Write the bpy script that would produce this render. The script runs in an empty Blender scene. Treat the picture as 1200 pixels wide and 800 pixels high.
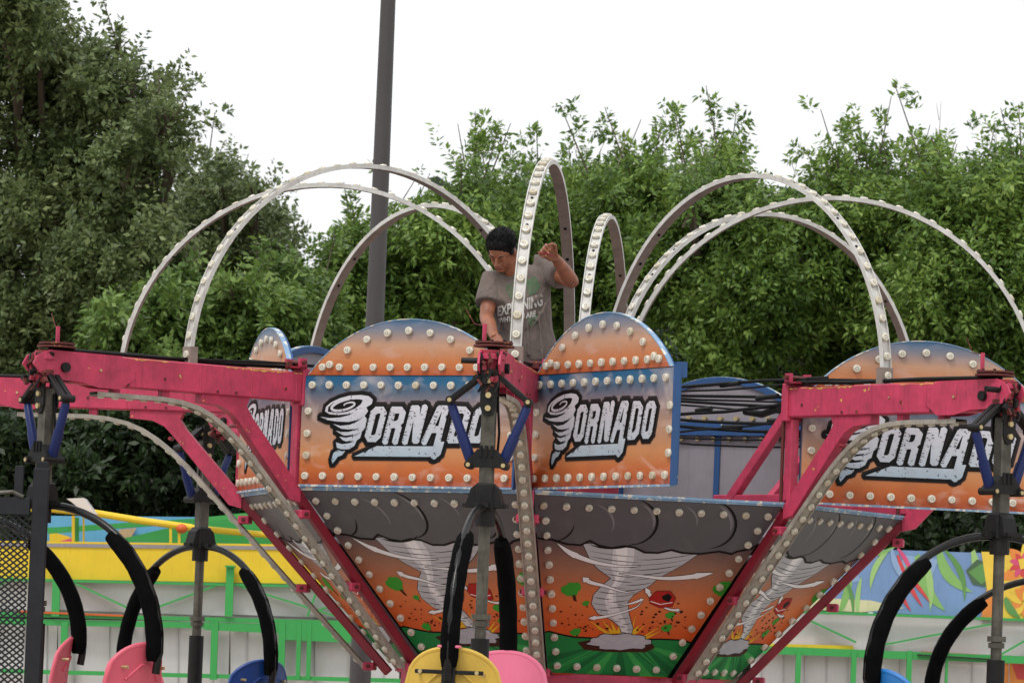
import bpy, math, random
import numpy as np
from mathutils import Vector, Matrix, noise
from mathutils.bvhtree import BVHTree
R_ = math.radians
random.seed(7)
scene = bpy.context.scene
COL = scene.collection

# ------------------------------------------------------------------ camera
CAM = Vector((-0.395, -29.0, 1.6)); FPX = 5510.0; PITCH = R_(4.08); ROLL = R_(2.25)
cd = bpy.data.cameras.new("camera"); cam = bpy.data.objects.new("camera", cd); COL.objects.link(cam)
cd.sensor_width = 36; cd.lens = 36*FPX/1200; cd.clip_end = 3000; cd.clip_start = .5
MROT = (Matrix.Rotation(math.pi/2+PITCH, 3, 'X') @ Matrix.Rotation(ROLL, 3, 'Z'))
cam.matrix_world = Matrix.Translation(CAM) @ MROT.to_4x4()
cd.dof.use_dof = True; cd.dof.focus_distance = 26.8; cd.dof.aperture_fstop = 9
scene.camera = cam
def ray(px, py):
    return (MROT @ Vector(((px-600)/FPX, (400-py)/FPX, -1))).normalized()
def at(px, py, Y):
    d = ray(px, py); t = (Y-CAM.y)/d.y
    return CAM + d*t
def ppm(Y): return FPX/(Y-CAM.y)

# ------------------------------------------------------------------ materials
def lin(r, g, b):
    f = lambda c: (c/255/12.92) if c/255 <= .04045 else ((c/255+.055)/1.055)**2.4
    return (f(r), f(g), f(b), 1)
def newmat(name):
    m = bpy.data.materials.new(name); m.use_nodes = True
    nt = m.node_tree; b = nt.nodes["Principled BSDF"]
    return m, nt, b
def N(nt, typ, **kw):
    n = nt.nodes.new(typ)
    for k, v in kw.items(): setattr(n, k, v)
    return n
def ramp(nt, stops, interp='LINEAR'):
    r = N(nt, 'ShaderNodeValToRGB'); e = r.color_ramp.elements; r.color_ramp.interpolation = interp
    while len(e) < len(stops): e.new(.5)
    for i, (p, c) in enumerate(stops):
        e[i].position = p; e[i].color = c if len(c) == 4 else (*c, 1)
    return r
def noi(nt, scale, detail=4, rough=.6, vec=None, dist=0):
    n = N(nt, 'ShaderNodeTexNoise'); n.inputs['Scale'].default_value = scale
    n.inputs['Detail'].default_value = detail; n.inputs['Roughness'].default_value = rough
    n.inputs['Distortion'].default_value = dist
    if vec is not None: nt.links.new(vec, n.inputs['Vector'])
    return n
def mixc(nt, fac, a, b, mode='MIX'):
    m = N(nt, 'ShaderNodeMix'); m.data_type = 'RGBA'; m.blend_type = mode
    for sock, v in ((m.inputs[0], fac), (m.inputs[6], a), (m.inputs[7], b)):
        if hasattr(v, 'is_linked'): nt.links.new(v, sock)
        else: sock.default_value = v
    return m.outputs[2]
def paint(name, rgb, rough=.45, dirt=.35, chips=None, chipth=.72, metal=0, scale=6, bump=.15, dirtcol=None, spec=.5):
    m, nt, b = newmat(name); c = lin(*rgb)
    tc = N(nt, 'ShaderNodeTexCoord'); v = tc.outputs['Object']
    n1 = noi(nt, scale, 6, .65, v)
    r1 = ramp(nt, [(.35, (0, 0, 0)), (.72, (1, 1, 1))]); nt.links.new(n1.outputs[0], r1.inputs[0])
    dc = dirtcol or (c[0]*.45+.01, c[1]*.45+.008, c[2]*.45+.005, 1)
    mul = N(nt, 'ShaderNodeMath', operation='MULTIPLY'); nt.links.new(r1.outputs[0], mul.inputs[0]); mul.inputs[1].default_value = dirt
    out = mixc(nt, mul.outputs[0], c, dc)
    # streaks running down
    mp = N(nt, 'ShaderNodeMapping'); mp.inputs['Scale'].default_value = (9, 9, 1.2); nt.links.new(v, mp.inputs[0])
    n2 = noi(nt, 5, 5, .7, mp.outputs[0]); r2 = ramp(nt, [(.52, (0, 0, 0)), (.8, (1, 1, 1))]); nt.links.new(n2.outputs[0], r2.inputs[0])
    mu2 = N(nt, 'ShaderNodeMath', operation='MULTIPLY'); nt.links.new(r2.outputs[0], mu2.inputs[0]); mu2.inputs[1].default_value = dirt
    out = mixc(nt, mu2.outputs[0], out, dc)
    if chips:
        n3 = noi(nt, 14, 5, .7, v); r3 = ramp(nt, [(chipth, (0, 0, 0)), (chipth+.012, (1, 1, 1))]); nt.links.new(n3.outputs[0], r3.inputs[0])
        out = mixc(nt, r3.outputs[0], out, lin(*chips))
    nt.links.new(out, b.inputs['Base Color'])
    b.inputs['Metallic'].default_value = metal; b.inputs['Specular IOR Level'].default_value = spec
    rr = N(nt, 'ShaderNodeMapRange'); rr.inputs['To Min'].default_value = max(.05, rough-.12); rr.inputs['To Max'].default_value = min(1, rough+.2)
    nt.links.new(n1.outputs[0], rr.inputs[0]); nt.links.new(rr.outputs[0], b.inputs['Roughness'])
    n4 = noi(nt, 60, 3, .6, v); bp = N(nt, 'ShaderNodeBump'); bp.inputs['Strength'].default_value = bump; bp.inputs['Distance'].default_value = .004
    nt.links.new(n4.outputs[0], bp.inputs['Height']); nt.links.new(bp.outputs[0], b.inputs['Normal'])
    return m
def uvgrad(name, stops, swirl=.35, swirlcol=(205, 190, 195), scale=2.0, rough=.38, dirt=.22):
    m, nt, b = newmat(name)
    uv = N(nt, 'ShaderNodeUVMap'); sep = N(nt, 'ShaderNodeSeparateXYZ'); nt.links.new(uv.outputs[0], sep.inputs[0])
    n1 = noi(nt, 3.5, 3, .5, uv.outputs[0])
    add = N(nt, 'ShaderNodeMath', operation='MULTIPLY_ADD'); nt.links.new(n1.outputs[0], add.inputs[0]); add.inputs[1].default_value = .06
    sub = N(nt, 'ShaderNodeMath', operation='SUBTRACT'); nt.links.new(sep.outputs[1], sub.inputs[0]); sub.inputs[1].default_value = .03
    nt.links.new(sub.outputs[0], add.inputs[2])
    r = ramp(nt, [(p, lin(*c)) for p, c in stops]); nt.links.new(add.outputs[0], r.inputs[0])
    mp = N(nt, 'ShaderNodeMapping'); mp.inputs['Scale'].default_value = (1.6, .9, 1); mp.inputs['Rotation'].default_value = (0, 0, .5); nt.links.new(uv.outputs[0], mp.inputs[0])
    n2 = noi(nt, scale, 3, .55, mp.outputs[0], 2.2)
    r2 = ramp(nt, [(.5, (0, 0, 0)), (.78, (1, 1, 1))]); nt.links.new(n2.outputs[0], r2.inputs[0])
    mu = N(nt, 'ShaderNodeMath', operation='MULTIPLY'); nt.links.new(r2.outputs[0], mu.inputs[0]); mu.inputs[1].default_value = swirl
    out = mixc(nt, mu.outputs[0], r.outputs[0], lin(*swirlcol))
    tc = N(nt, 'ShaderNodeTexCoord'); n3 = noi(nt, 5, 8, .75, tc.outputs['Object'])
    r3 = ramp(nt, [(.5, (0, 0, 0)), (.75, (1, 1, 1))]); nt.links.new(n3.outputs[0], r3.inputs[0])
    m3 = N(nt, 'ShaderNodeMath', operation='MULTIPLY'); nt.links.new(r3.outputs[0], m3.inputs[0]); m3.inputs[1].default_value = dirt
    out = mixc(nt, m3.outputs[0], out, (.05, .04, .035, 1))
    nt.links.new(out, b.inputs['Base Color']); b.inputs['Roughness'].default_value = rough+.08; b.inputs['Specular IOR Level'].default_value = .3
    return m
M = {}
M['red'] = paint('faded red paint', (196, 64, 95), .45, .55, chips=(214, 170, 80), chipth=.675, dirtcol=(.12, .022, .035, 1), spec=.3)
M['darkred'] = paint('dark red paint', (146, 26, 50), .45, .5, chips=(200, 160, 70), chipth=.72)
M['rust'] = paint('rusty metal', (96, 34, 30), .7, .7, chips=(190, 130, 50), chipth=.62, scale=18)
M['yellowchip'] = paint('bare yellow primer', (222, 180, 84), .6, .4, scale=20)
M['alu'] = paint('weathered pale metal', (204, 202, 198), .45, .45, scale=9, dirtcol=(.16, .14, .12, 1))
M['aluin'] = paint('brown grey metal', (136, 120, 112), .6, .5, scale=9, dirtcol=(.08, .06, .05, 1))  # browner and darker than the outer face; hoop undersides and feet
M['strip'] = paint('dirty grey channel', (164, 158, 146), .5, .55, scale=10, dirtcol=(.08, .07, .06, 1))
M['pole'] = paint('greased steel tube', (98, 95, 86), .4, .85, metal=.4, scale=10, dirtcol=(.03, .026, .022, 1), spec=.3)
M['black'] = paint('black painted steel', (17, 17, 19), .5, .35, scale=12, dirtcol=(.035, .03, .026, 1), spec=.22)
M['blacktube'] = paint('glossy black tube', (9, 10, 11), .24, .2, scale=12, dirtcol=(.02, .018, .016, 1), spec=.3)
M['foam'] = paint('black foam padding', (6, 6, 7), .95, .4, scale=14, bump=.8, dirtcol=(.007, .007, .007, 1), spec=.05)
M['rubber'] = paint('black rubber hose', (12, 12, 13), .55, .3, spec=.2)
M['blueshock'] = paint('blue shock paint', (18, 36, 92), .4, .45, spec=.3)
M['blueframe'] = paint('blue frame paint', (30, 78, 132), .5, .5, chips=(170, 180, 190), chipth=.70)
M['paleblue'] = paint('scuffed pale blue rail', (128, 160, 190), .5, .5, chips=(206, 202, 190), chipth=.54, spec=.3)
M['greyback'] = paint('grey panel back', (146, 140, 146), .6, .4, scale=3, spec=.3)
M['cage'] = paint('grey black steel', (38, 40, 44), .6, .6, scale=8, chips=(120, 100, 84), chipth=.70, dirtcol=(.012, .012, .014, 1), spec=.2)
M['pinkseat'] = paint('faded pink plastic', (214, 92, 112), .45, .22, scale=5)
M['pinkseat2'] = paint('bubblegum pink plastic', (222, 110, 142), .42, .16, scale=5)
M['yellowseat'] = paint('yellow plastic', (216, 178, 72), .45, .35, scale=5)
M['blueseat'] = paint('blue plastic', (40, 116, 190), .35, .2, scale=5)
M['darkblueseat'] = paint('deep blue plastic', (22, 66, 140), .35, .2, scale=5)
M['bolt'] = paint('brass bolt', (196, 176, 130), .35, .4, metal=.6, scale=30)
def bulbmat():
    m, nt, b = newmat('bulb cap'); tc = N(nt, 'ShaderNodeTexCoord')
    n = noi(nt, 60, 4, .7, tc.outputs['Object']); r = ramp(nt, [(.35, lin(222, 217, 203)), (.75, lin(164, 155, 134))]); nt.links.new(n.outputs[0], r.inputs[0])
    nt.links.new(r.outputs[0], b.inputs['Base Color']); b.inputs['Roughness'].default_value = .25
    b.inputs['Subsurface Weight'].default_value = 0
    return m
M['bulb'] = bulbmat()
M['bulbring'] = paint('bulb groove', (170, 164, 148), .4, .3, scale=40)
M['signgrad'] = uvgrad('airbrushed sign gradient', [(0, (158, 70, 38)), (.14, (182, 98, 48)), (.30, (190, 130, 84)), (.46, (176, 134, 108)), (.62, (150, 126, 116)), (.76, (122, 112, 120)), (.86, (78, 98, 120)), (.93, (34, 92, 128)), (1, (22, 86, 126))], .62, (214, 196, 186))
M['domegrad'] = uvgrad('airbrushed dome gradient', [(0, (170, 80, 42)), (.25, (188, 114, 64)), (.55, (184, 142, 114)), (.8, (124, 122, 130)), (1, (52, 94, 128))], .25)
M['skygrad'] = uvgrad('airbrushed storm gradient', [(0, (176, 58, 22)), (.22, (204, 84, 30)), (.42, (204, 112, 60)), (.6, (150, 106, 84)), (.74, (92, 80, 82)), (1, (60, 60, 66))], .12, (190, 120, 80))
M['cloud'] = uvgrad('airbrushed cloud grey', [(0, (70, 70, 74)), (1, (88, 88, 92))], .3, (112, 112, 116), 3.0)
M['cloudlight'] = uvgrad('cloud highlight grey', [(0, (104, 104, 110)), (1, (120, 120, 126))], .1)
def silver():
    m, nt, b = newmat('speckled silver ink'); tc = N(nt, 'ShaderNodeTexCoord'); v = tc.outputs['Object']
    uv = N(nt, 'ShaderNodeUVMap'); sep = N(nt, 'ShaderNodeSeparateXYZ'); nt.links.new(uv.outputs[0], sep.inputs[0])
    r = ramp(nt, [(.15, lin(134, 164, 182)), (.42, lin(178, 186, 196)), (.7, lin(196, 196, 204))]); nt.links.new(sep.outputs[1], r.inputs[0])
    n = noi(nt, 48, 4, .6, v); r2 = ramp(nt, [(.63, (0, 0, 0)), (.645, (1, 1, 1))]); nt.links.new(n.outputs[0], r2.inputs[0])
    n2 = noi(nt, 9, 4, .6, v); r3 = ramp(nt, [(.4, (0, 0, 0)), (.7, (.35, .35, .35))]); nt.links.new(n2.outputs[0], r3.inputs[0])
    o = mixc(nt, r3.outputs[0], r.outputs[0], lin(150, 150, 158)); o = mixc(nt, r2.outputs[0], o, lin(40, 42, 50))
    nt.links.new(o, b.inputs['Base Color']); b.inputs['Roughness'].default_value = .4
    return m
M['silver'] = silver()
def flat(name, rgb, rough=.45, dirt=.2): return paint(name, rgb, rough+.1, dirt, scale=5, bump=.05, spec=.2)
M['ink'] = flat('black ink', (7, 7, 8))
M['halo'] = flat('soft black halo', (38, 32, 34))
M['green1'] = flat('mid green ink', (30, 130, 66)); M['green2'] = flat('light green ink', (56, 160, 78)); M['green3'] = flat('dark green ink', (20, 104, 56))
M['t1'] = flat('tornado grey', (176, 178, 184)); M['t2'] = flat('tornado pale', (206, 208, 213)); M['t3'] = flat('tornado white', (228, 228, 231)); M['t4'] = flat('tornado dark', (112, 114, 120))
M['brown'] = flat('dark brown ink', (60, 30, 18)); M['leafink'] = flat('leaf green ink', (58, 150, 48)); M['barn'] = flat('barn red ink', (168, 34, 28)); M['ray'] = flat('yellow ray ink', (222, 176, 40))
M['dust'] = flat('dust grey ink', (168, 172, 182))
# ------------------------------------------------------------------ mesh helper
class MB:
    def __init__(s): s.v = []; s.f = []; s.m = []; s.uv = None; s.mats = []
    def mi(s, m):
        if m not in s.mats: s.mats.append(m)
        return s.mats.index(m)
    def face(s, pts, m):
        i = len(s.v); s.v += [tuple(p) for p in pts]; s.f.append(tuple(range(i, i+len(pts)))); s.m.append(s.mi(m)); return s
    def add(s, vs, fs, m):
        i = len(s.v); s.v += [tuple(p) for p in vs]; k = s.mi(m)
        for f in fs: s.f.append(tuple(j+i for j in f)); s.m.append(k)
    def box(s, c, d, m, rot=None, bev=0):
        c = Vector(c); x, y, z = d[0]/2, d[1]/2, d[2]/2
        if bev:
            b = min(bev, x*.9, y*.9, z*.9); vs = []
            # chamfered box (24 verts)
            idx = {}
            for sx in (-1, 1):
                for sy in (-1, 1):
                    for sz in (-1, 1):
                        for ax in range(3):
                            p = [sx*(x-b), sy*(y-b), sz*(z-b)]; p[ax] = (sx*x, sy*y, sz*z)[ax]
                            idx[(sx, sy, sz, ax)] = len(vs); vs.append(Vector(p))
            fs = []
            for ax in range(3):
                o = [a for a in range(3) if a != ax]
                for sg in (-1, 1):
                    ring = []
                    for (a, b_) in ((-1, -1), (1, -1), (1, 1), (-1, 1)):
                        k = [0, 0, 0]; k[ax] = sg; k[o[0]] = a; k[o[1]] = b_; ring.append(idx[(*k, ax)])
                    if (sg > 0) == (ax == 1): ring.reverse()
                    fs.append(ring)
            for ax in range(3):   # edges parallel to ax
                o = [a for a in range(3) if a != ax]
                for a in (-1, 1):
                    for b_ in (-1, 1):
                        k0 = [0, 0, 0]; k0[ax] = -1; k0[o[0]] = a; k0[o[1]] = b_; k1 = list(k0); k1[ax] = 1
                        r = [idx[(*k0, o[0])], idx[(*k1, o[0])], idx[(*k1, o[1])], idx[(*k0, o[1])]]
                        fs.append(r)
            for sx in (-1, 1):
                for sy in (-1, 1):
                    for sz in (-1, 1): fs.append([idx[(sx, sy, sz, a)] for a in range(3)])
        else:
            vs = [Vector((i, j, k)) for i in (-x, x) for j in (-y, y) for k in (-z, z)]
            fs = [(0, 1, 3, 2), (4, 6, 7, 5), (0, 4, 5, 1), (2, 3, 7, 6), (0, 2, 6, 4), (1, 5, 7, 3)]
        if rot is not None: vs = [rot @ v for v in vs]
        s.add([c+v for v in vs], fs, m); return s
    def bar(s, p0, p1, w, h, m, up=(0, 0, 1), bev=0):
        p0, p1 = Vector(p0), Vector(p1); d = p1-p0; L = d.length; x = d.normalized(); up = Vector(up)
        if abs(x.dot(up)) > .98: up = Vector((0, 1, 0))
        y = up.cross(x).normalized(); z = x.cross(y)
        s.box((p0+p1)/2, (L, w, h), m, Matrix((x, y, z)).transposed(), bev); return s
    def tube(s, pts, r, m, n=10, cap=True):
        pts = [Vector(p) for p in pts]; k = len(pts); rr = r if isinstance(r, (list, tuple)) else [r]*k
        base = len(s.v); mi = s.mi(m); prev = None
        for i, p in enumerate(pts):
            d = (pts[min(i+1, k-1)]-pts[max(i-1, 0)]).normalized()
            if prev is None:
                a = Vector((0, 0, 1)) if abs(d.z) < .9 else Vector((1, 0, 0)); u = d.cross(a).normalized()
            else: u = (prev-d*prev.dot(d)).normalized()
            prev = u; w = d.cross(u)
            for j in range(n):
                t = 2*math.pi*j/n; s.v.append(tuple(p+(u*math.cos(t)+w*math.sin(t))*rr[i]))
        for i in range(k-1):
            for j in range(n):
                a = base+i*n+j; b = base+i*n+(j+1) % n; s.f.append((a, b, b+n, a+n)); s.m.append(mi)
        if cap:
            s.f.append(tuple(base+j for j in reversed(range(n)))); s.m.append(mi)
            s.f.append(tuple(base+(k-1)*n+j for j in range(n))); s.m.append(mi)
        return s
    def cyl(s, p0, p1, r, m, n=16): return s.tube([p0, p1], r, m, n)
    def prism(s, poly, y0, y1, m, f=None):    # polygon in XZ extruded along Y; f maps points
        f = f or (lambda v: v); n = len(poly)
        vs = [f(Vector((x, y0, z))) for x, z in poly]+[f(Vector((x, y1, z))) for x, z in poly]
        fs = [tuple(range(n)), tuple(range(2*n-1, n-1, -1))]+[(i, i+n, (i+1) % n+n, (i+1) % n) for i in range(n)]
        s.add(vs, fs, m); return s
    def ellipsoid(s, c, r, m, rot=None, nu=16, nv=10):
        c = Vector(c); vs = []; fs = []
        for i in range(nv+1):
            t = math.pi*i/nv
            for j in range(nu):
                p = 2*math.pi*j/nu; v = Vector((r[0]*math.sin(t)*math.cos(p), r[1]*math.sin(t)*math.sin(p), r[2]*math.cos(t)))
                if rot is not None: v = rot @ v
                vs.append(c+v)
        for i in range(nv):
            for j in range(nu): fs.append((i*nu+j, (i+1)*nu+j, (i+1)*nu+(j+1) % nu, i*nu+(j+1) % nu))
        s.add(vs, fs, m); return s
    def mesh(s, name, uvf=None, smooth=False, autos=False):
        me = bpy.data.meshes.new(name); me.from_pydata(s.v, [], s.f)
        for m in s.mats: me.materials.append(M[m] if isinstance(m, str) else m)
        me.polygons.foreach_set('material_index', s.m)
        if uvf:
            ul = me.uv_layers.new(name='UVMap')
            for l in me.loops: ul.data[l.index].uv = uvf(me.vertices[l.vertex_index].co)
        if smooth: me.polygons.foreach_set('use_smooth', [True]*len(me.polygons))
        me.update(); return me
    def build(s, name, parent=None, uvf=None, smooth=False, loc=None, rotz=None):
        me = s.mesh(name, uvf, smooth)
        if smooth:
            try: me.set_sharp_from_angle(angle=R_(38))
            except Exception: pass
        return link(name, me, parent, loc, rotz)
def link(name, me, parent=None, loc=None, rotz=None):
    o = bpy.data.objects.new(name, me); COL.objects.link(o)
    if parent: o.parent = parent
    if loc is not None: o.location = loc
    if rotz is not None: o.rotation_euler = (0, 0, rotz)
    return o
def tag(o, label=None, cat=None, group=None, kind=None):
    for k, v in (('label', label), ('category', cat), ('group', group), ('kind', kind)):
        if v: o[k] = v
    return o
def thing(name, label, cat, loc=(0, 0, 0), group=None, rotz=0):
    o = bpy.data.objects.new(name, None); COL.objects.link(o); o.empty_display_size = .2
    o.location = loc; o.rotation_euler = (0, 0, rotz); return tag(o, label, cat, group)
def copytree(o, parent):
    c = o.copy(); COL.objects.link(c); c.parent = parent
    for ch in list(o.children): copytree(ch, c)
    return c

# ------------------------------------------------------------------ the ride
TH0 = -7.5
RT, ZT, RB, ZB = 2.06, 2.66, 1.05, 1.63
ZA = 3.345
ride = thing('tornado_ride', 'round fairground ride with pink red arms, hoops of bulbs and storm painted funnel', 'carnival ride')
BULBS = []       # (parent object, local matrix, world position, world normal, priority)
def mat_from(p, n):
    n = Vector(n).normalized(); a = Vector((0, 0, 1)) if abs(n.z) < .9 else Vector((1, 0, 0))
    x = a.cross(n).normalized(); y = n.cross(x)
    m = Matrix((x, y, n)).transposed().to_4x4(); m.translation = Vector(p); return m
def bulbs(o, pts, pr=1.0, sc=1.0):
    for p, n in pts:
        n = Vector(n).normalized()+Vector((random.gauss(0, .05), random.gauss(0, .05), random.gauss(0, .05))); BULBS.append((o, mat_from(p, n) @ Matrix.Scale(sc*random.uniform(.95, 1.04), 4), pr))

# ---- arms (radial frame: X outward, Y tangential)
def arm_profile():
    P = [(3.5, 3.135), (3.3, 3.135), (3.05, 3.135), (2.92, 3.125), (2.80, 3.10), (2.70, 3.06), (2.60, 3.0), (2.50, 2.925), (2.40, 2.835), (2.30, 2.735)]
    p0 = Vector(P[-1]); p1 = Vector((1.21, 1.62))
    for i in range(1, 9): P.append(tuple(p0.lerp(p1, i/8)))
    return [Vector(p) for p in P]
def resample(P, step, off=0):
    out = []; acc = off
    for a, b in zip(P[:-1], P[1:]):
        L = (b-a).length
        while acc <= L:
            out.append((a.lerp(b, acc/L), (b-a).normalized())); acc += step
        acc -= L
    return out
prof = arm_profile()
arms = []
def ribbon(mb, P, w, t, mo, mi_, ymid=0, flange=0):
    """channel following 2D path P (x,z): outer face mo on the side of the left normal"""
    n = len(P); nr = []
    for i in range(n):
        d = (P[min(i+1, n-1)]-P[max(i-1, 0)]).normalized(); nr.append(Vector((-d.y, d.x)))
    for i in range(n-1):
        a, b = P[i], P[i+1]; na, nb = nr[i]*t, nr[i+1]*t
        A = [(a.x+na.x, a.y+na.y), (b.x+nb.x, b.y+nb.y), (a.x, a.y), (b.x, b.y)]
        q = lambda k, y: (A[k][0], y+ymid, A[k][1])
        h = w/2
        mb.face([q(0, -h), q(1, -h), q(1, h), q(0, h)], mo)
        mb.face([q(2, h), q(3, h), q(3, -h), q(2, -h)], mi_)
        mb.face([q(0, h), q(1, h), q(3, h), q(2, h)], mo)
        mb.face([q(0, -h), q(2, -h), q(3, -h), q(1, -h)], mo)
        if flange:
            fa, fb = nr[i]*(t+flange), nr[i+1]*(t+flange)
            for sg in (-1, 1):
                y0 = sg*h; y1 = sg*(h-.006)
                O = [(a.x+fa.x, y0+ymid, a.y+fa.y), (b.x+fb.x, y0+ymid, b.y+fb.y)]
                I = [(a.x+fa.x, y1+ymid, a.y+fa.y), (b.x+fb.x, y1+ymid, b.y+fb.y)]
                mb.face([q(0, y0), q(1, y0), O[1], O[0]], mo); mb.face([I[0], I[1], q(1, y1), q(0, y1)], mo); mb.face([O[0], O[1], I[1], I[0]], mo)
def build_arm():
    mb = MB()   # main box beam with shaped end plates
    mb.box((2.84, 0, ZA-.0875), (1.66, .10, .175), 'red', bev=.008)
    tip = [(3.36, ZA+.002), (3.84, ZA+.004), (3.92, ZA-.03), (3.95, ZA-.08), (3.9, ZA-.13), (3.78, ZA-.16), (3.62, ZA-.165), (3.5, ZA-.19), (3.36, ZA-.19), (3.26, ZA-.12), (3.28, ZA-.05)]
    mb.prism(tip, -.062, -.0505, 'red'); mb.prism(tip, .0505, .062, 'red')
    mb.prism([(3.665, ZA-.01), (3.80, ZA-.01), (3.80, ZA-.13), (3.665, ZA-.13)], -.05, .05, 'darkred')
    mb.cyl((3.74, -.085, ZA-.09), (3.74, .085, ZA-.09), .028, 'black', 12)
    mb.cyl((3.5, -.07, ZA-.09), (3.5, .07, ZA-.09), .008, 'bolt', 8); mb.cyl((2.95, -.056, ZA-.08), (2.95, .056, ZA-.08), .006, 'bolt', 8)
    # yellow scrapes along the top edge
    for i in range(16):
        x = 2.1+random.random()*1.5 if i > 8 else 2.1+random.random()*.5; L = .02+random.random()*.09; h = .004+random.random()*.012
        for sg in (-1, 1):
            pts = [(x-L, ZA-.006)]+[(x-L+2*L*j/7+random.uniform(-.004, .004), ZA-.007-h*random.random()**1.5) for j in range(1, 7)]+[(x+L, ZA-.006)]
            pts = [(a_, sg*.0512, b_) for a_, b_ in pts]; mb.face(pts if sg < 0 else pts[::-1], 'yellowchip')
        mb.face([(x-L, -.05+.02*random.random(), ZA+.0012), (x+L, -.049, ZA+.0012), (x+L*.8, -.02-.02*random.random(), ZA+.0012), (x-L*.6, -.01-.03*random.random(), ZA+.0012)], 'yellowchip')
    mb.box((2.06, 0, ZA-.0875), (.05, .13, .22), 'red', bev=.006)
    for x_ in (2.12, 2.44, 2.80, 3.24): mb.box((x_, 0, ZA-.0875), (.010, .1045, .17), 'red', bev=.003)
    for x_ in (2.20, 2.55, 2.68, 3.05, 3.30, 3.62): mb.cyl((x_, -.055, ZA-.13+.03*math.sin(x_*9)), (x_, .055, ZA-.13+.03*math.sin(x_*9)), .009, 'rust', 6)
    a = mb.build('arm', ride)
    mb = MB(); g = [(2.78, ZA-.176), (2.78, ZA-.225), (2.64, ZA-.235), (2.56, ZA-.27), (2.50, ZA-.33), (2.13, 2.60), (2.05, 2.58), (2.05, 2.66), (2.42, 3.06), (2.46, 3.12), (2.44, ZA-.176)]
    mb.prism(g, -.035, .035, 'red')
    mb.cyl((2.52, -.042, 3.0), (2.52, .042, 3.0), .012, 'darkred', 8)
    mb.build('brace', a)
    mb = MB(); mb.box((2.065, 0, 2.925), (.06, .06, .48), 'red', bev=.005)
    mb.bar((2.05, 0, ZA-.12), (1.5, 0, 2.66), .055, .06, 'red', bev=.004)
    mb.bar((2.04, 0, 2.70), (1.4, 0, 2.70), .05, .05, 'red', bev=.004)
    mb.build('post', a)
    mb = MB(); mb.bar((2.10, 0, 2.68), (1.085, 0, 1.60), .055, .05, 'darkred', up=(0, 1, 0), bev=.005)
    for t in (.12, .5, .93):
        p = Vector((2.10, 0, 2.68)).lerp(Vector((1.085, 0, 1.60)), t); mb.box(p+Vector((.05, 0, -.04)), (.07, .13, .05), 'red', bev=.006); mb.cyl(p+Vector((.05, -.08, -.04)), p+Vector((.05, .08, -.04)), .012, 'rust', 8)
    mb.build('edge_rail', a)
    mb = MB(); ribbon(mb, prof, .085, .016, 'strip', 'strip', flange=.010)
    for r in (3.02, 3.36): mb.box((r, 0, 3.15), (.05, .05, .05), 'red')
    st = mb.build('light_strip', a)
    mb = MB()   # hose along the beam top and the bundle to the hub
    mb.tube([(3.8, -.02, ZA+.014), (3.2, -.03, ZA+.02), (2.6, -.02, ZA+.016), (2.1, -.02, ZA+.03)], .012, 'rubber', 8)
    mb.tube([(3.8, .015, ZA+.012), (3.0, .01, ZA+.018), (2.1, .0, ZA+.05)], .009, 'rubber', 6)
    rs = random.Random(3)
    for k in range(3):
        y0 = -.05+.03*k; zs = ZA+.02-.10*k; sag = .01+.03*rs.random(); ze = 3.36-.12*k
        pts = [(2.1-1.75*t, y0*(1-t)+.04*rs.uniform(-1, 1), zs*(1-t)+ze*t-sag*4*t*(1-t)) for t in [i/8 for i in range(9)]]
        if k > 1: pts[0] = (2.05, y0, ZA-.0); 
        mb.tube(pts, .007+.004*(k % 2), 'rubber', 6)
    for k in range(1):
        y0 = -.02; mb.tube([(2.12, y0, ZA+.045+.01*(k % 2)), (1.8, y0+.02, ZA+.05-.012*k), (1.2, y0-.02, ZA+.03+.01*k), (.5, y0*.6, ZA+.02), (.15, 0, ZA+.03)], .010, 'rubber', 7)
    for (r0, r1, z0) in ((1.95, 1.75, 3.30), (1.6, 1.42, 3.385), (1.35, 1.2, 3.24)): mb.tube([(r0, -.02, z0), (r1, -.01, z0-.01)], .015, 'black', 8)
    mb.tube([(1.9, .03, 3.23), (1.75, .035, 3.2), (1.6, .03, 3.22)], .022, 'black', 8)
    mb.build('hose', a)
    mb = MB()   # latch at the inner end
    mb.box((2.12, 0, ZA+.025), (.10, .16, .012), 'darkred'); mb.box((2.10, -.07, ZA+.05), (.05, .02, .06), 'red'); mb.box((2.10, .07, ZA+.05), (.05, .02, .06), 'red')
    mb.cyl((2.10, -.1, ZA+.055), (2.10, .1, ZA+.055), .014, 'rust', 8); mb.box((2.17, .03, ZA+.04), (.03, .03, .035), 'rust')
    mb.cyl((2.02, -.03, ZA-.02), (2.02, -.03, 2.62), .011, 'rust', 6)
    mb.tube([(2.24, -.05, ZA+.02), (2.24, -.05, ZA+.05), (2.42, -.05, ZA+.05), (2.42, -.05, ZA+.02)], .007, 'black', 6)
    mb.build('latch', a)
    mb = MB()   # turntable head at the outer end
    zc = ZA+.03
    mb.cyl((3.76, 0, zc-.008), (3.76, 0, zc+.002), .112, 'rust', 20); mb.cyl((3.76, 0, zc+.010), (3.76, 0, zc+.020), .104, 'rust', 20)
    for k in range(8):
        t = k*math.pi/4; mb.cyl((3.76+.09*math.cos(t), .09*math.sin(t), zc), (3.76+.09*math.cos(t), .09*math.sin(t), zc+.028), .009, 'black', 6)
    mb.cyl((3.72, -.06, zc), (3.72, -.06, zc+.12), .012, 'red', 8); mb.tube([(3.72, -.06, zc+.11), (3.70, -.12, zc+.12), (3.70, -.17, zc+.20)], .003, 'rust', 5)
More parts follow.
